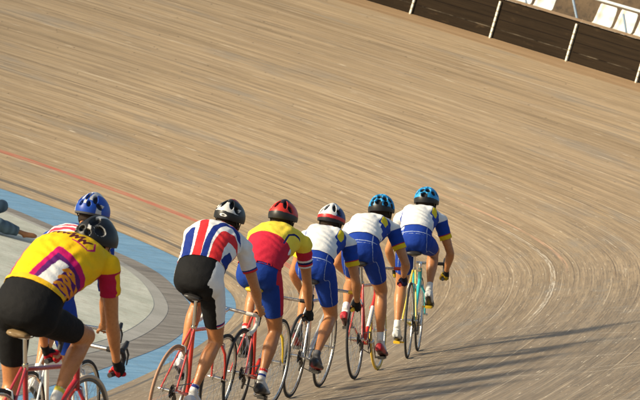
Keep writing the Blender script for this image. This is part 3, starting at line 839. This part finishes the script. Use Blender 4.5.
def hc_F(x, y, z, d, h):
    if d > .35: return (.012, .012, .014)
    if z < .02 or h < .12: return (.014, .014, .016)
    if z < .30 and abs(x) < .30 and y < 0: return (.014, .014, .016)
    return (.02, .28, .60)
HOLES = [(0, .75), (.55, .60), (-.55, .60), (1.1, .55), (-1.1, .55), (.28, 1.15), (-.28, 1.15), (0, .30), (.62, .20), (-.62, .20), (1.25, .15), (-1.25, .15), (2.2, .8), (-2.2, .8), (2.8, .5), (-2.8, .5)]
HOLES2 = [(.30, .62), (-.30, .62), (.85, .45), (-.85, .45), (.30, 1.12), (-.30, 1.12), (1.4, .5), (-1.4, .5), (2.2, .8), (-2.2, .8), (2.8, .5), (-2.8, .5), (0, .22)]

# ---------------------------------------------------------------- bicycle
def make_bike(root, c, theta):
    """local frame: rear contact at the origin, +Y forward, +Z up"""
    wr = .335; BB = Vector((0, .405, .275)); RH = Vector((0, 0, wr)); FH = Vector((0, .98, wr))
    sd = Vector((0, -.284, .959)); ST = BB+sd*.53; zsad = c.get('sad', .95)
    HB, HT = Vector((0, .872, .625)), Vector((0, .838, .755))
    fm = [M[c['frame']], M[c.get('frame2', c['frame'])], M['white_paint'], M['black_plastic']]
    f = MB()
    f.tube([BB, ST], .0150, 12, c.get('seatmi', 0)); f.tube([ST-sd*.03, HT-Vector((0, -.005, .02))], .0135, 12, 0)
    dt0, dt1 = BB, HB+Vector((0, -.004, .03))
    if c.get('down') == 'band':
        f.tube([dt0, dt0.lerp(dt1, .30)], .0175, 12, 0); f.tube([dt0.lerp(dt1, .30), dt0.lerp(dt1, .72)], .0177, 12, 2); f.tube([dt0.lerp(dt1, .72), dt1], .0175, 12, 0)
        for k in range(7):
            a = .34+.05*k; f.box(dt0.lerp(dt1, a), (.0365, .010, .016), mi=3)
    else: f.tube([dt0, dt1], .0170, 12, 1)
    f.tube([HB, HT], .0185, 12, 1); f.tube([BB+Vector((-.034, 0, 0)), BB+Vector((.034, 0, 0))], .021, 14, 0)
    for s in (-1, 1):
        f.tube([RH+Vector((s*.060, 0, 0)), RH.lerp(ST, .5)+Vector((s*.035, 0, 0)), ST+Vector((s*.012, -.01, -.02))], [.0065, .0078, .008], 8, c.get('stay', 0))
        f.tube([RH+Vector((s*.060, 0, 0)), RH.lerp(BB, .6)+Vector((s*.042, 0, 0)), BB+Vector((s*.02, -.01, 0))], [.0075, .009, .0105], 8, c.get('stay', 0))
    f.build('frame', fm, root)
    k = MB(); k.tube([HB, HB+Vector((0, .012, -.035))], .018, 10)
    for s in (-1, 1): k.tube([HB+Vector((s*.014, .010, -.03)), HB+Vector((s*.048, .022, -.09)), FH+Vector((s*.05, -.045, .12)), FH+Vector((s*.05, 0, 0))], [.012, .0115, .009, .007], 8)
    k.build('fork', M[c.get('fork', c['frame'])], root)
    # wheels
    for nm, hub, ty in (('rear_wheel', RH, c.get('rtyre', 'tyre')), ('front_wheel', FH, c.get('ftyre', 'tyre'))):
        w_ = MB(); w_.torus(tuple(hub), wr-.0115, .0115, n=72, m=10, rx=.0105); wo = w_.build(nm, M[ty], root)
        r = MB(); r.torus(tuple(hub), wr-.031, .010, n=72, m=8, rx=.0085); r.build('rim', M[c.get('frim' if nm[0] == 'f' else 'rim', 'alloy')], wo)
        h = MB(); h.tube([hub+Vector((-.052, 0, 0)), hub+Vector((-.036, 0, 0)), hub+Vector((-.034, 0, 0)), hub+Vector((-.030, 0, 0)), hub+Vector((.030, 0, 0)), hub+Vector((.034, 0, 0)), hub+Vector((.036, 0, 0)), hub+Vector((.052, 0, 0))], [.008, .008, .026, .012, .012, .026, .008, .008], 16)
        for s in (-1, 1): h.tube([hub+Vector((s*.060, 0, 0)), hub+Vector((s*.076, 0, 0))], [.011, .008], 8)
        h.build('hub', M['alloy'], wo)
        sp = MB(); n = 28
        for i in range(n):
            a = 2*PI*i/n; s = 1 if i % 2 else -1; cr = .5*(1 if (i//2) % 2 else -1)
            sp.tube([hub+Vector((s*.034, .024*math.cos(a+cr), .024*math.sin(a+cr))), hub+Vector((0, (wr-.04)*math.cos(a), (wr-.04)*math.sin(a)))], .0011, 4, cap=False)
        sp.build('spokes', M['alloy'], wo)
        if nm == 'rear_wheel':
            s = MB()
            for j, rr in enumerate((.030, .036, .043, .050)): s.tube([hub+Vector((.040-.004*j+.0, 0, 0)), hub+Vector((.038-.004*j, 0, 0))], rr, 24)
            s.build('sprocket', M['dark_metal'], wo)
    # crankset
    cr = MB(); cr.torus((.046, BB.y, BB.z), .088, .005, n=48, m=6, rx=.002)
    for i in range(5):
        a = 2*PI*i/5; cr.tube([BB+Vector((.046, 0, 0)), BB+Vector((.046, .088*math.cos(a), .088*math.sin(a)))], .005, 6)
    cro = cr.build('chainring', M['dark_metal'], root)
    for s, th in ((1, theta), (-1, theta+PI)):
        e = BB+Vector((s*.066, .170*math.sin(th), .170*math.cos(th)))
        a = MB(); a.tube([BB+Vector((s*.03, 0, 0)), BB+Vector((s*.062, 0, 0)), BB+Vector((s*.062, 0, 0)).lerp(e, .1), e], [.010, .013, .012, .010], 10); a.build('crank_arm', M['alloy'], root)
        p = MB(); p.tube([e, e+Vector((s*.095, 0, 0))], .008, 8); p.box(e+Vector((s*.062, 0, 0)), (.062, .075, .018)); p.box(e+Vector((s*.062, -.04, .0)), (.055, .012, .026)); p.build('pedal', M[c.get('pedal', 'dark_metal')], root)
    ch = MB(); up = [RH+Vector((.040, 0, .040)), BB+Vector((.046, -.01, .090))]; lo = [RH+Vector((.040, .0, -.040)), BB+Vector((.046, -.01, -.090))]
    if c.get('mech', True):
        lo = [RH+Vector((.036, .03, -.075)), BB+Vector((.046, -.01, -.090))]
        dm = MB(); dm.tube([RH+Vector((.045, .005, -.01)), RH+Vector((.055, .02, -.05)), RH+Vector((.04, .035, -.10))], [.010, .012, .008], 8)
        dm.tube([RH+Vector((.033, .03, -.055)), RH+Vector((.041, .03, -.055))], .014, 10); dm.tube([RH+Vector((.033, .04, -.105)), RH+Vector((.041, .04, -.105))], .014, 10); dm.build('derailleur', M['dark_metal'], root)
    ch.tube(up, .004, 6); ch.tube(lo, .004, 6); ch.build('chain', M['dark_metal'], root)
    # seatpost, saddle
    sp_top = Vector((0, ST.y-.284*(zsad-.045-ST.z)/.959, zsad-.045))
    s = MB(); s.tube([ST-sd*.02, sp_top], .0125, 12); s.tube([ST-sd*.028, ST+sd*.004], .0185, 12); s.box(sp_top, (.045, .05, .022)); s.build('seatpost', M['chrome'], root)
    sa = MB(); sy = sp_top.y; rings = []
    for y, a, b, z in ((-.135, .030, .010, -.004), (-.125, .058, .018, -.004), (-.10, .070, .023, -.003), (-.06, .064, .024, -.002), (-.01, .044, .022, 0), (.04, .028, .020, 0), (.09, .021, .018, -.002), (.125, .018, .014, -.006), (.137, .010, .008, -.010)):
        rings.append((Vector((0, sy+.02+y, zsad-.02+z)), Vector((1, 0, 0)), Vector((0, 0, 1)), a, b))
    sa.loft(rings); so_ = sa.build('saddle', M[c.get('saddle', 'saddle_black')], root)
    for x in (-.02, .02):
        rl = MB(); rl.tube([Vector((x, sy-.09, zsad-.03)), Vector((x*1.1, sy-.03, zsad-.048)), Vector((x*1.1, sy+.05, zsad-.048)), Vector((x*.6, sy+.12, zsad-.03))], .0035, 6); rl.build('saddle_rail', M['alloy'], so_)
    # stem, bars, brakes
    bz = c.get('bar', .845); CL = Vector((0, .905, bz))
    s = MB(); s.tube([HT-Vector((0, -.002, .01)), Vector((0, .828, bz-.035)), Vector((0, .835, bz-.015)), CL], [.0125, .0125, .014, .0135], 12); s.build('stem', M['chrome' if not c.get('black_stem') else 'black_plastic'], root)
    hw = .205; bar = MB()
    bar.tube([CL+Vector((-hw*.72, 0, 0)), CL+Vector((hw*.72, 0, 0))], .0125, 12)
    hb = bar.build('handlebar', M['alloy'], root)
    for s in (-1, 1):
        pts = [CL+Vector((s*hw*.70, 0, 0)), CL+Vector((s*hw*.93, .006, 0)), CL+Vector((s*hw, .03, -.002)), CL+Vector((s*hw, .075, -.012)), CL+Vector((s*hw, .098, -.045)), CL+Vector((s*hw, .088, -.085)), CL+Vector((s*hw, .06, -.115)), CL+Vector((s*hw, .02, -.13)), CL+Vector((s*hw, -.045, -.136))]
        tape = MB(); tape.tube(pts, .0150, 10); tape.build('bar_tape', M[c.get('tape', 'tape_black')], hb)
    for s in (-1, 1):
        b = MB(); q = CL+Vector((s*hw, .07, .0)); b.tube([q, q+Vector((0, .03, .022)), q+Vector((0, .048, .045))], [.015, .016, .011], 10); b.tube([q+Vector((0, .035, .02)), q+Vector((s*.006, .065, -.03)), q+Vector((s*.008, .055, -.09))], [.006, .007, .004], 8)
        b.build('brake_lever', M['black_plastic'] , root)
    # brakes
    for q in (HB+Vector((0, .030, -.015)), Vector((0, RH.y+.105, .655))):
        b = MB(); b.tube([q+Vector((-.035, 0, -.045)), q+Vector((-.025, 0, -.005)), q, q+Vector((.025, 0, -.005)), q+Vector((.035, 0, -.045))], .006, 8); b.build('brake', M['alloy'], root)
    return dict(BB=BB, CL=CL, hw=hw, zsad=zsad, sy=sp_top.y)

# ---------------------------------------------------------------- rider
def shoe(F, s, parent, cols):
    an, toe = F.J['an'][s], F.J['toe'][s]; d = (toe-an); fw = (F.J['toe'][s]-F.J['pedal'][s]); fw = Vector(F.J['fw'][s])
    ball = F.J['pedal'][s]
    up = Vector((0, 0, 1)); up = (up-fw*up.dot(fw)).normalized(); X = up.cross(fw)*-1
    # the sole line passes just above the pedal
    sole = ball+up*.014
    def at(y, z, x=0): return sole+fw*y+up*z+X*x
    m = MB(); rings = []
    for y, a, z0, z1 in ((-.185, .020, .012, .055), (-.175, .030, .002, .075), (-.14, .036, 0, .086), (-.10, .036, 0, .082), (-.06, .036, 0, .072), (-.01, .042, 0, .060), (.03, .045, 0, .052), (.065, .040, .002, .044), (.09, .028, .006, .034), (.10, .012, .012, .026)):
        rings.append((at(y, (z0+z1)/2), X, up, a, (z1-z0)/2))
    m.loft(rings); o = m.build('shoe', M['leather'], parent)
    co, _ = make_mesh_np(o.data); rel = co-np.array(sole); zz = rel@np.array(up); yy = rel@np.array(fw); xx = rel@np.array(X)
    col = base(co, cols[0]); col[zz < .014] = cols[2]
    for k in (-.02, .02, .055): col[(np.abs(yy-k+.03) < .006) & (zz > .02)] = cols[1]
    c4 = np.ones((len(co), 4), dtype=np.float32); c4[:, :3] = col; ca = o.data.color_attributes.new('paint', 'FLOAT_COLOR', 'POINT'); ca.data.foreach_set('color', c4.ravel())
    return o

def make_rider(root, bk, c, theta):
    b = c.get('build', 1.0); zs, ys = c['zs'], c['ys']; J = dict(build=b)
    hz = bk['zsad']+.072; hy = bk['sy']+.005
    J['hip'] = {s: Vector((s*.078*b, hy+.01, hz)) for s in (-1, 1)}
    swx = c.get('sway', 0.)
    J['sh'] = {s: Vector((s*.184*(b*.5+.5)+swx, ys, zs)) for s in (-1, 1)}
    S0 = Vector((0, hy-.035, hz-.045)); S3 = Vector((swx, ys+.035, zs+.055))
    S1 = S0+Vector((0, -.02, .20)); d = (S3-S0); S2 = S3-Vector((0, .20, .045))
    J['spine'] = [S0, S1, S2, S3]
    J['an'] = {}; J['heel'] = {}; J['toe'] = {}; J['kn'] = {}; J['pedal'] = {}
    for s, th in ((1, theta), (-1, theta+PI)):
        ped = bk['BB']+Vector((s*.128, .170*math.sin(th), .170*math.cos(th)))
        tilt = .30+.15*math.cos(th-.6)                      # heel up
        J['pedal'][s] = ped; fw = Vector((0, math.cos(tilt), -math.sin(tilt))); up = Vector((0, math.sin(tilt), math.cos(tilt)))
        J['an'][s] = ped-fw*.120+up*.112; J['heel'][s] = ped-fw*.145+up*.050; J['toe'][s] = ped+fw*.075+up*.035
        J.setdefault('fw', {})[s] = fw; J['kn'][s] = ik(J['hip'][s], J['an'][s], c.get('thigh', .432), c.get('shin', .425), Vector((s*c.get('knee', .10), 1, .25)))
    CL, hw = bk['CL'], bk['hw']; J['grip'] = {}; J['wr'] = {}; J['el'] = {}
    for s in (-1, 1):
        g_ = c['grip']
        if g_ == 'drop': B = CL+Vector((s*hw, .035, -.124)); ax = Vector((0, .9, .25)); out = Vector((s*.75, -.25, .65)); wr_ = B+Vector((s*.028, -.065, .058))
        elif g_ == 'hood': B = CL+Vector((s*hw, .085, .012)); ax = Vector((0, .9, .40)); out = Vector((s*.70, -.2, .75)); wr_ = B+Vector((s*.020, -.075, .050))
        else: B = CL+Vector((s*hw*.66, 0, 0)); ax = Vector((-s, 0, 0)); out = Vector((0, -.5, .85)); wr_ = B+Vector((s*.012, -.070, .052))
        J['grip'][s] = (B, ax, out); J['wr'][s] = wr_
        J['el'][s] = ik(J['sh'][s], wr_, c.get('ua', .300), c.get('fa', .262), Vector((s*c.get('elbow', .7), -.55, -.35)))
    tiltx = c.get('headtilt', -.15); R = Matrix.Rotation(c.get('headyaw', 0), 3, 'Z') @ Matrix.Rotation(tiltx, 3, 'X')
    J['headR'] = R; J['head'] = S3+Vector((c.get('hx', 0), .105, .095+c.get('hz', 0))); J['neck'] = S3+Vector((c.get('hx', 0)*.3, .045, .03))
    F = make_body(J, root)
    for s in (-1, 1):
        e = MB(); e.ball(J['head']+R @ Vector((s*.032, .082, -.004)), .0125); e.build('eye', M['eye'], root)
    lab, t, tt = F.lab.astype(str), F.t, F.tt
    arm = np.char.startswith(lab, 'uarm'); tor = lab == 'torso'; thg = np.char.startswith(lab, 'thigh')
    hem = c.get('hem', .30)
    sleeve = c.get('sleeve', .56)
    js = (tor & (tt > hem) & (tt < 1.03)) | (arm & (t < sleeve)) | ((lab == 'neck') & (tt < .99))
    garment(F, 'jersey', js, .0085, c['jersey'], root, M['cloth'], 1, wr=.006, hems={'torso': hem, 'uarm1': sleeve, 'uarm-1': sleeve})
    ss = (tor & (tt < hem+.04)) | (thg & (t < .68))
    garment(F, 'shorts', ss, .0045, shorts_paint(c['shorts']), root, M['cloth'], 1, wr=.001, hems={'thigh1': .68, 'thigh-1': .68})
    sk = c['sock']
    for s in (-1, 1):
        L = 'shin%d' % s; sel = ((lab == L) & (t > sk[0])) | (lab == 'foot%d' % s)
        def ps(co, l2, T2, x, tt2, n, sk=sk): 
            cc = base(co, sk[1]); 
            for (a, b_, c_) in sk[2:]: cc[(T2 > a) & (T2 < b_) & (l2 == L)] = c_
            return cc
        garment(F, 'sock', sel, .003, ps, root, M['cloth'], 0, hems={L: sk[0]})
        shoe(F, s, root, c['shoe'])
        if c.get('glove'):
            g1, g2 = c['glove']; L = 'palm%d' % s; fn = 'finger%d' % s; fa = 'farm%d' % s
            sel = (lab == L) | ((lab == fa) & (t > .93)) | ((lab == fn) & (t < .9))
            def pg(co, l2, T2, x, tt2, n, g1=g1, g2=g2, L=L): 
                cc = base(co, g1); cc[(l2 == fn)] = g2; return cc
            garment(F, 'glove', sel, .003, pg, root, M['cloth'], 0, hems={fa: .93})
    # hair: shell on the lower back of the head
    hd = J['head']; rel = (F.co-np.array(hd)) @ np.array(R)
    hs = (lab == 'head') & ((rel[:, 1] < -.01) & (rel[:, 2] > c.get('hairlow', -.075)) | (rel[:, 2] > .04))
    def ph(co, l2, T2, x, tt2, n): return base(co, c.get('hair', (.03, .02, .014)))
    garment(F, 'hair', hs, .009, ph, root, M['cloth'], 0)
    helmet(hd+R @ Vector((0, 0, .010)), R @ Matrix.Rotation(c.get('helmtilt', -.12), 3, 'X'), root, c['helmet'])
    return F
M['eye'] = simple('eye', (.35, .30, .27), .2, var=.3)

# contact points (rear wheel) in the ground frame, heading, lean
def place(rear, headdeg, leandeg):
    h = math.radians(headdeg); X0, Y0 = rear; z0 = surf_z(X0, Y0)
    X1, Y1 = X0+.98*math.sin(h), Y0+.98*math.cos(h); z1 = surf_z(X1, Y1)
    f = Vector((X1-X0, Y1-Y0, z1-z0)).normalized(); L = math.radians(leandeg)
    r0 = Vector((math.cos(h), -math.sin(h), 0)); u0 = r0.cross(f).normalized()
    up = (u0*math.cos(L)-r0*math.sin(L)).normalized(); r = f.cross(up).normalized()
    Mx = Matrix(((r.x, f.x, up.x, X0), (r.y, f.y, up.y, Y0), (r.z, f.z, up.z, z0), (0, 0, 0, 1)))
    return Mx

SH_BLK = ((.02, .02, .022), (.45, .45, .44), (.03, .03, .03))
RIDERS = [
 dict(n='A', rear=(-1.29, 20.40), head=24, lean=6.5, theta=20, bike=dict(frame='dark_red_paint', rtyre='tyre', ftyre='cream_tyre', saddle='saddle_worn', sad=.985, bar=.85, tape='tape_black', frim='dark_metal', fork='dark_red_paint'),
      zs=1.345, ys=.64, grip='drop', elbow=.25, jersey=jersey_A, shorts='black', sock=(.80, WHITE, (.80, .86, (.7, .6, .1))), shoe=SH_BLK, glove=((.015, .015, .016), (.5, .02, .03)), helmet=dict(type='slot', col=hc_A, vents=((.30, .66, .16, .22, -.5), (-.30, .66, .16, .22, .5), (.70, .35, .14, .26, -.6), (-.70, .35, .14, .26, .6), (0., .20, .17, .13, 0.), (.38, .12, .12, .16, -.4), (-.38, .12, .12, .16, .4))), hx=.03, hz=-.055, headyaw=-.25, sleeve=.50, build=1.22, sway=.02,
      bl='crimson racing bicycle with chrome seatpost and worn tan-edged saddle under the nearest cyclist', pl='nearest cyclist in a yellow jersey with magenta side panels and black helmet'),
 dict(n='B', rear=(-1.39, 24.40), head=17, lean=8.5, thigh=.47, shin=.455, ua=.33, fa=.285, theta=215, bike=dict(frame='white_paint', frame2='white_paint', tape='tape_white', sad=1.02, bar=.90, pedal='alloy', fork='white_paint', down='band', saddle='saddle_black'),
      zs=1.47, ys=.58, grip='top', elbow=.35, jersey=jersey_B, shorts='blue', sock=(.80, WHITE), shoe=((.6, .6, .6), (.1, .1, .1), (.05, .05, .05)), helmet=dict(type='slot', col=hc_B, vents=((.0, .62, .09, .22, 0), (.45, .55, .10, .26, -.5), (-.45, .55, .10, .26, .5), (.75, .22, .10, .2, -.6), (-.75, .22, .10, .2, .6), (.25, .22, .11, .16, -.3), (-.25, .22, .11, .16, .3))), hx=.02, hz=.04, headyaw=-.1, sleeve=.86, build=1.05,
      bl='white racing bicycle mostly hidden ahead of the nearest cyclist', pl='cyclist in dark blue helmet and red-striped white jersey, half hidden by the nearest rider'),
 dict(n='C', rear=(-.63, 26.68), head=18, lean=3.5, thigh=.45, shin=.44, ua=.315, fa=.27, theta=245, bike=dict(frame='red_paint', rtyre='tan_tyre', ftyre='tyre', down='band', sad=1.03, bar=.865, saddle='saddle_black', tape='tape_white'),
      sway=-.08, zs=1.365, ys=.62, grip='hood', elbow=.5, jersey=jersey_C, shorts='C', sock=(.86, WHITE, (.86, .92, (.03, .04, .2))), shoe=((.66, .66, .68), (.05, .08, .3), (.05, .05, .06)), helmet=dict(type='slot', col=hc_C), hx=.0, sleeve=.58, build=1.15,
      bl='red racing bicycle with a tan rear tyre and a dark-lettered white down tube', pl='cyclist in white jersey with curved red and blue bands and black shorts'),
 dict(n='D', rear=(-.18, 27.91), head=15, lean=8., theta=222, bike=dict(frame='red_paint', down='band', sad=.97, bar=.84, saddle='saddle_yellow', rim='dark_metal', ftyre='tyre', tape='tape_black', fork='yellow_paint'),
      hem=.19, zs=1.29, ys=.63, grip='drop', elbow=.35, jersey=jersey_D, shorts='D', sock=(.78, WHITE, (.78, .83, RED), (.88, .92, (.02, .05, .3))), shoe=SH_BLK, glove=((.02, .02, .022), (.02, .02, .022)), helmet=dict(type='slot', col=hc_D), sleeve=.56, build=1.05, hx=-.04,
      bl='red racing bicycle with a yellow saddle and black rear tyre', pl='cyclist in a red helmet and a jersey yellow above and crimson below'),
 dict(n='E', rear=(.20, 29.56), sway=-.03, head=12.5, lean=7.5, theta=248, bike=dict(frame='silver_paint', sad=.94, bar=.81, tape='tape_yellow', saddle='saddle_black'),
      hem=.25, zs=1.20, ys=.66, grip='drop', elbow=.35, jersey=jersey_W(None, True), shorts='blue', sock=(.90, (.12, .12, .13)), shoe=((.02, .02, .022), (.06, .06, .06), (.28, .03, .03)), glove=((.015, .015, .016), (.015, .015, .016)), helmet=dict(type='slot', col=hc_E), build=.90, sleeve=.55, hx=-.03,
      bl='silver racing bicycle with black tyres', pl='cyclist in a white helmet with red rim and white jersey over blue shorts'),
 dict(n='F', rear=(.68, 30.99), head=11, lean=15.5, theta=140, bike=dict(frame='red_paint', down='band', sad=.965, bar=.865, ftyre='yellow_tyre', saddle='saddle_black', tape='tape_red'),
      hem=.27, zs=1.195, ys=.66, grip='drop', elbow=.4, build=.97, hx=.05, jersey=jersey_W((.35, .02, .03)), shorts='blue', sock=(.82, WHITE), shoe=((.42, .02, .03), (.03, .03, .08), (.06, .02, .02)), glove=((.015, .015, .03), (.03, .03, .1)), helmet=dict(type='hole', holes=HOLES, col=hc_F), sleeve=.55,
      bl='red racing bicycle with a yellow front tyre', pl='second rider from the front, light blue helmet, white jersey with a red collar'),
 dict(n='G', rear=(1.12, 33.12), head=6, lean=13.5, theta=20, bike=dict(frame='yellow_paint', frame2='teal_paint', seatmi=1, sad=.94, bar=.80, pedal='pedal_yellow', saddle='saddle_black', fork='teal_paint'),
      hem=.265, zs=1.19, ys=.655, grip='drop', elbow=.5, jersey=jersey_W(None), shorts='blue', sock=(.84, WHITE), shoe=((.55, .56, .55), (.02, .02, .022), (.03, .03, .03)), glove=((.02, .02, .02), (.5, .35, .02)), helmet=dict(type='hole', holes=HOLES2, col=hc_F), sleeve=.55, build=.92, hx=.03, headyaw=-.1,
      bl='yellow and teal racing bicycle at the front of the line', pl='foremost cyclist, at the right end, light blue helmet and white jersey'),
]
for c in RIDERS:
    Mx = place(c['rear'], c['head'], c['lean']); th = math.radians(c['theta'])
    br = tag(empty('bicycle', Mx), c['bl'], 'bicycle', 'racing bicycles in the line'); bk = make_bike(br, c['bike'], th)
    pr = tag(empty('person', Mx), c['pl'], 'cyclist', 'cyclists riding round the banking'); make_rider(pr, bk, c, th)

# ---------------------------------------------------------------- posts, braces, seats, stand
PL = ['leftmost of the four slim white posts on the dark board wall', 'second slim white post from the left on the dark board wall', 'third slim white post from the left, right of the empty seat gap', 'rightmost slim white post on the dark board wall, at the picture edge']
for i, s in enumerate(POSTS): tag(post_at(s), PL[i], 'post', 'white posts along the board wall')
for s in np.arange(44.3, 50, .40):
    m = MB(); a = tp(s-.12, OW+.13); b = tp(s, OW+.29); m.tube([Vector((a.x, a.y, zW+WH-.25)), Vector((a.x, a.y, zW+WH+.02)), Vector((b.x, b.y, zW+WH+.29))], .019, 8)
    adopt(m.build('brace', M['brace']), rail_root)
sec = [(OW+.12, -.9), (OW+.12, .18), (OW+1.30, .18), (OW+1.30, .60), (OW+2.15, .60), (OW+2.15, 1.02), (OW+3.0, 1.02), (OW+3.0, 1.44), (OW+3.8, 1.44), (OW+3.8, -.9)]
st_root = tag(empty('grandstand', Matrix.Translation(tp(45, OW+2))), 'stepped brown timber stand behind the board wall', 'stand')
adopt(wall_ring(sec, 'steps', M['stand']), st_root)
m = MB()
for s in np.arange(43.5, 50, .085):
    p = tp(s, OW+1.285); m.box((p.x, p.y, zW+.38), (.05, .03, .36), Matrix.Rotation(-head(s), 3, 'Z'))
adopt(m.build('battens', M['stand'], smooth=False), st_root)
def seat_mesh():
    """bucket seat shell facing -Y (towards the track)"""
    n, k = 15, 9; prof = [(-.20, .395), (-.215, .42), (-.17, .435), (-.06, .425), (.05, .41), (.13, .43), (.165, .50), (.185, .60), (.20, .70), (.21, .78), (.20, .80)]
    vs = []; fs = []
    for j, (y, z) in enumerate(prof):
        w_ = .185 if j < 5 else .185-.035*((j-5)/6)**2
        if j in (0, len(prof)-1): w_ *= .93
        for i in range(k):
            a = -1+2*i/(k-1); cz = .035*a**4 if j < 6 else 0; cy = -.05*a**4 if j >= 5 else 0
            vs.append((w_*a, y+cy, z+cz))
    m_ = len(prof)
    for j in range(m_-1):
        for i in range(k-1): fs.append((j*k+i, j*k+i+1, (j+1)*k+i+1, (j+1)*k+i))
    bm = bmesh.new(); V = [bm.verts.new(v) for v in vs]; [bm.faces.new([V[i] for i in f]) for f in fs]
    bmesh.ops.recalc_face_normals(bm, faces=bm.faces); bmesh.ops.solidify(bm, geom=bm.faces[:], thickness=.012)
    me = bpy.data.meshes.new('seat_shell'); bm.to_mesh(me); bm.free(); me.materials.append(M['seat']); me.polygons.foreach_set('use_smooth', [True]*len(me.polygons)); return me
shell_me = seat_mesh(); lm = MB(); lm.tube([(0, .02, 0), (0, .02, .40)], .022, 8); lm.tube([(-.12, .02, .012), (.12, .02, .012)], .015, 8); lo_ = lm.build('seat_leg', M['dark_metal']); leg_me = lo_.data; bpy.data.objects.remove(lo_)
def seat(s, o, z, label):
    p = tp(s, o); r = tag(empty('stand_seat', Matrix.Translation((p.x, p.y, zW+z)) @ Matrix.Rotation(-head(s)-PI/2, 4, 'Z')), label, 'seat', 'white plastic seats in the stand')
    for nm, me in (('shell', shell_me), ('leg', leg_me)): link(bpy.data.objects.new(nm, me), r)
names_ = ['first', 'second', 'third', 'fourth', 'fifth', 'sixth', 'seventh', 'eighth']
SR = [46.215-.158*i for i in range(5)]
for i, s in enumerate(SR): seat(s, OW+.78, .18, 'white plastic seat, %s to the right of the seat gap, front row' % names_[i])
for i, s in enumerate([46.66, 46.82, 46.98]): seat(s, OW+.78, .18, 'white plastic seat, %s to the left of the seat gap, front row' % names_[i])
for i, s in enumerate([45.92-.155*i for i in range(4)]): seat(s, OW+1.75, .60, 'white plastic seat, %s from the left in the row behind' % names_[i])

# ---------------------------------------------------------------- reclining person
def recliner(root):
    J = dict(build=1.0); z0 = .10
    J['hip'] = {s: Vector((s*.09, 0, z0)) for s in (-1, 1)}
    J['sh'] = {s: Vector((s*.18, -.36, .50)) for s in (-1, 1)}
    J['spine'] = [Vector((0, -.03, .10)), Vector((0, -.16, .20)), Vector((0, -.30, .36)), Vector((0, -.38, .56))]
    J['kn'] = {1: Vector((.24, .38, .12)), -1: Vector((-.12, .41, .31))}
    J['an'] = {1: Vector((.16, .69, .085)), -1: Vector((-.12, .02+.0, .08))}
    J['heel'] = {1: Vector((.16, .73, .05)), -1: Vector((-.12, -.03, .05))}
    J['toe'] = {1: Vector((.15, .89, .085)), -1: Vector((-.12, .12, .04))}
    J['an'][-1] = Vector((-.13, .16, .09)); J['heel'][-1] = Vector((-.13, .12, .05)); J['toe'][-1] = Vector((-.14, .33, .05))
    J['grip'] = {}; J['wr'] = {}; J['el'] = {}
    for s in (-1, 1):
        B = Vector((s*.27, -.62, .022)); J['grip'][s] = (B, Vector((s*.2, -1, 0)), Vector((0, 0, 1))); J['wr'][s] = B+Vector((-s*.01, .05, .055)); J['el'][s] = ik(J['sh'][s], J['wr'][s], .29, .26, Vector((s, -.5, 0)))
    J['headR'] = Matrix.Rotation(.1, 3, 'X'); J['head'] = Vector((0, -.36, .76)); J['neck'] = Vector((0, -.38, .62))
    F = make_body(J, root); lab, t, tt = F.lab.astype(str), F.t, F.tt
    for s in (-1, 1):
        e = MB(); e.ball(J['head']+J['headR'] @ Vector((s*.032, .082, -.004)), .0125); e.build('eye', M['eye'], root)
    thg = np.char.startswith(lab, 'thigh'); shn = np.char.startswith(lab, 'shin'); arm = np.char.startswith(lab, 'uarm'); tor = lab == 'torso'
    def pj(co, l2, T2, x, tt2, n):
        c = base(co, (.10, .15, .19)); f_ = np.sin(co[:, 1]*60+np.sin(co[:, 0]*40)*2)*.5+.5; c *= (.8+.4*f_)[:, None]; return c
    garment(F, 'jeans', (tor & (tt < .34)) | thg | (shn & (t < .80)), .026, pj, root, M['cloth'], 0, wr=.003, hems={'shin1': .80, 'shin-1': .80})
    garment(F, 'shirt', (tor & (tt > .30)) | (arm & (t < .6)) | ((lab == 'neck') & (tt < .99)), .012, lambda co, *a: base(co, (.10, .12, .15)), root, M['cloth'], 0, wr=.005)
    rel = (F.co-np.array(J['head'])) @ np.array(J['headR'])
    garment(F, 'hair', (lab == 'head') & (((rel[:, 1] < -.01) & (rel[:, 2] > -.07)) | (rel[:, 2] > .05)), .010, lambda co, *a: base(co, (.03, .02, .014)), root, M['cloth'], 0)
pr = tag(empty('person', Matrix.Translation((-4.08, 45.95, 0.003)) @ Matrix.Rotation(math.radians(-76), 4, 'Z')), 'barefoot person in dark blue jeans lying on the pale infield at the left edge', 'person')
recliner(pr)
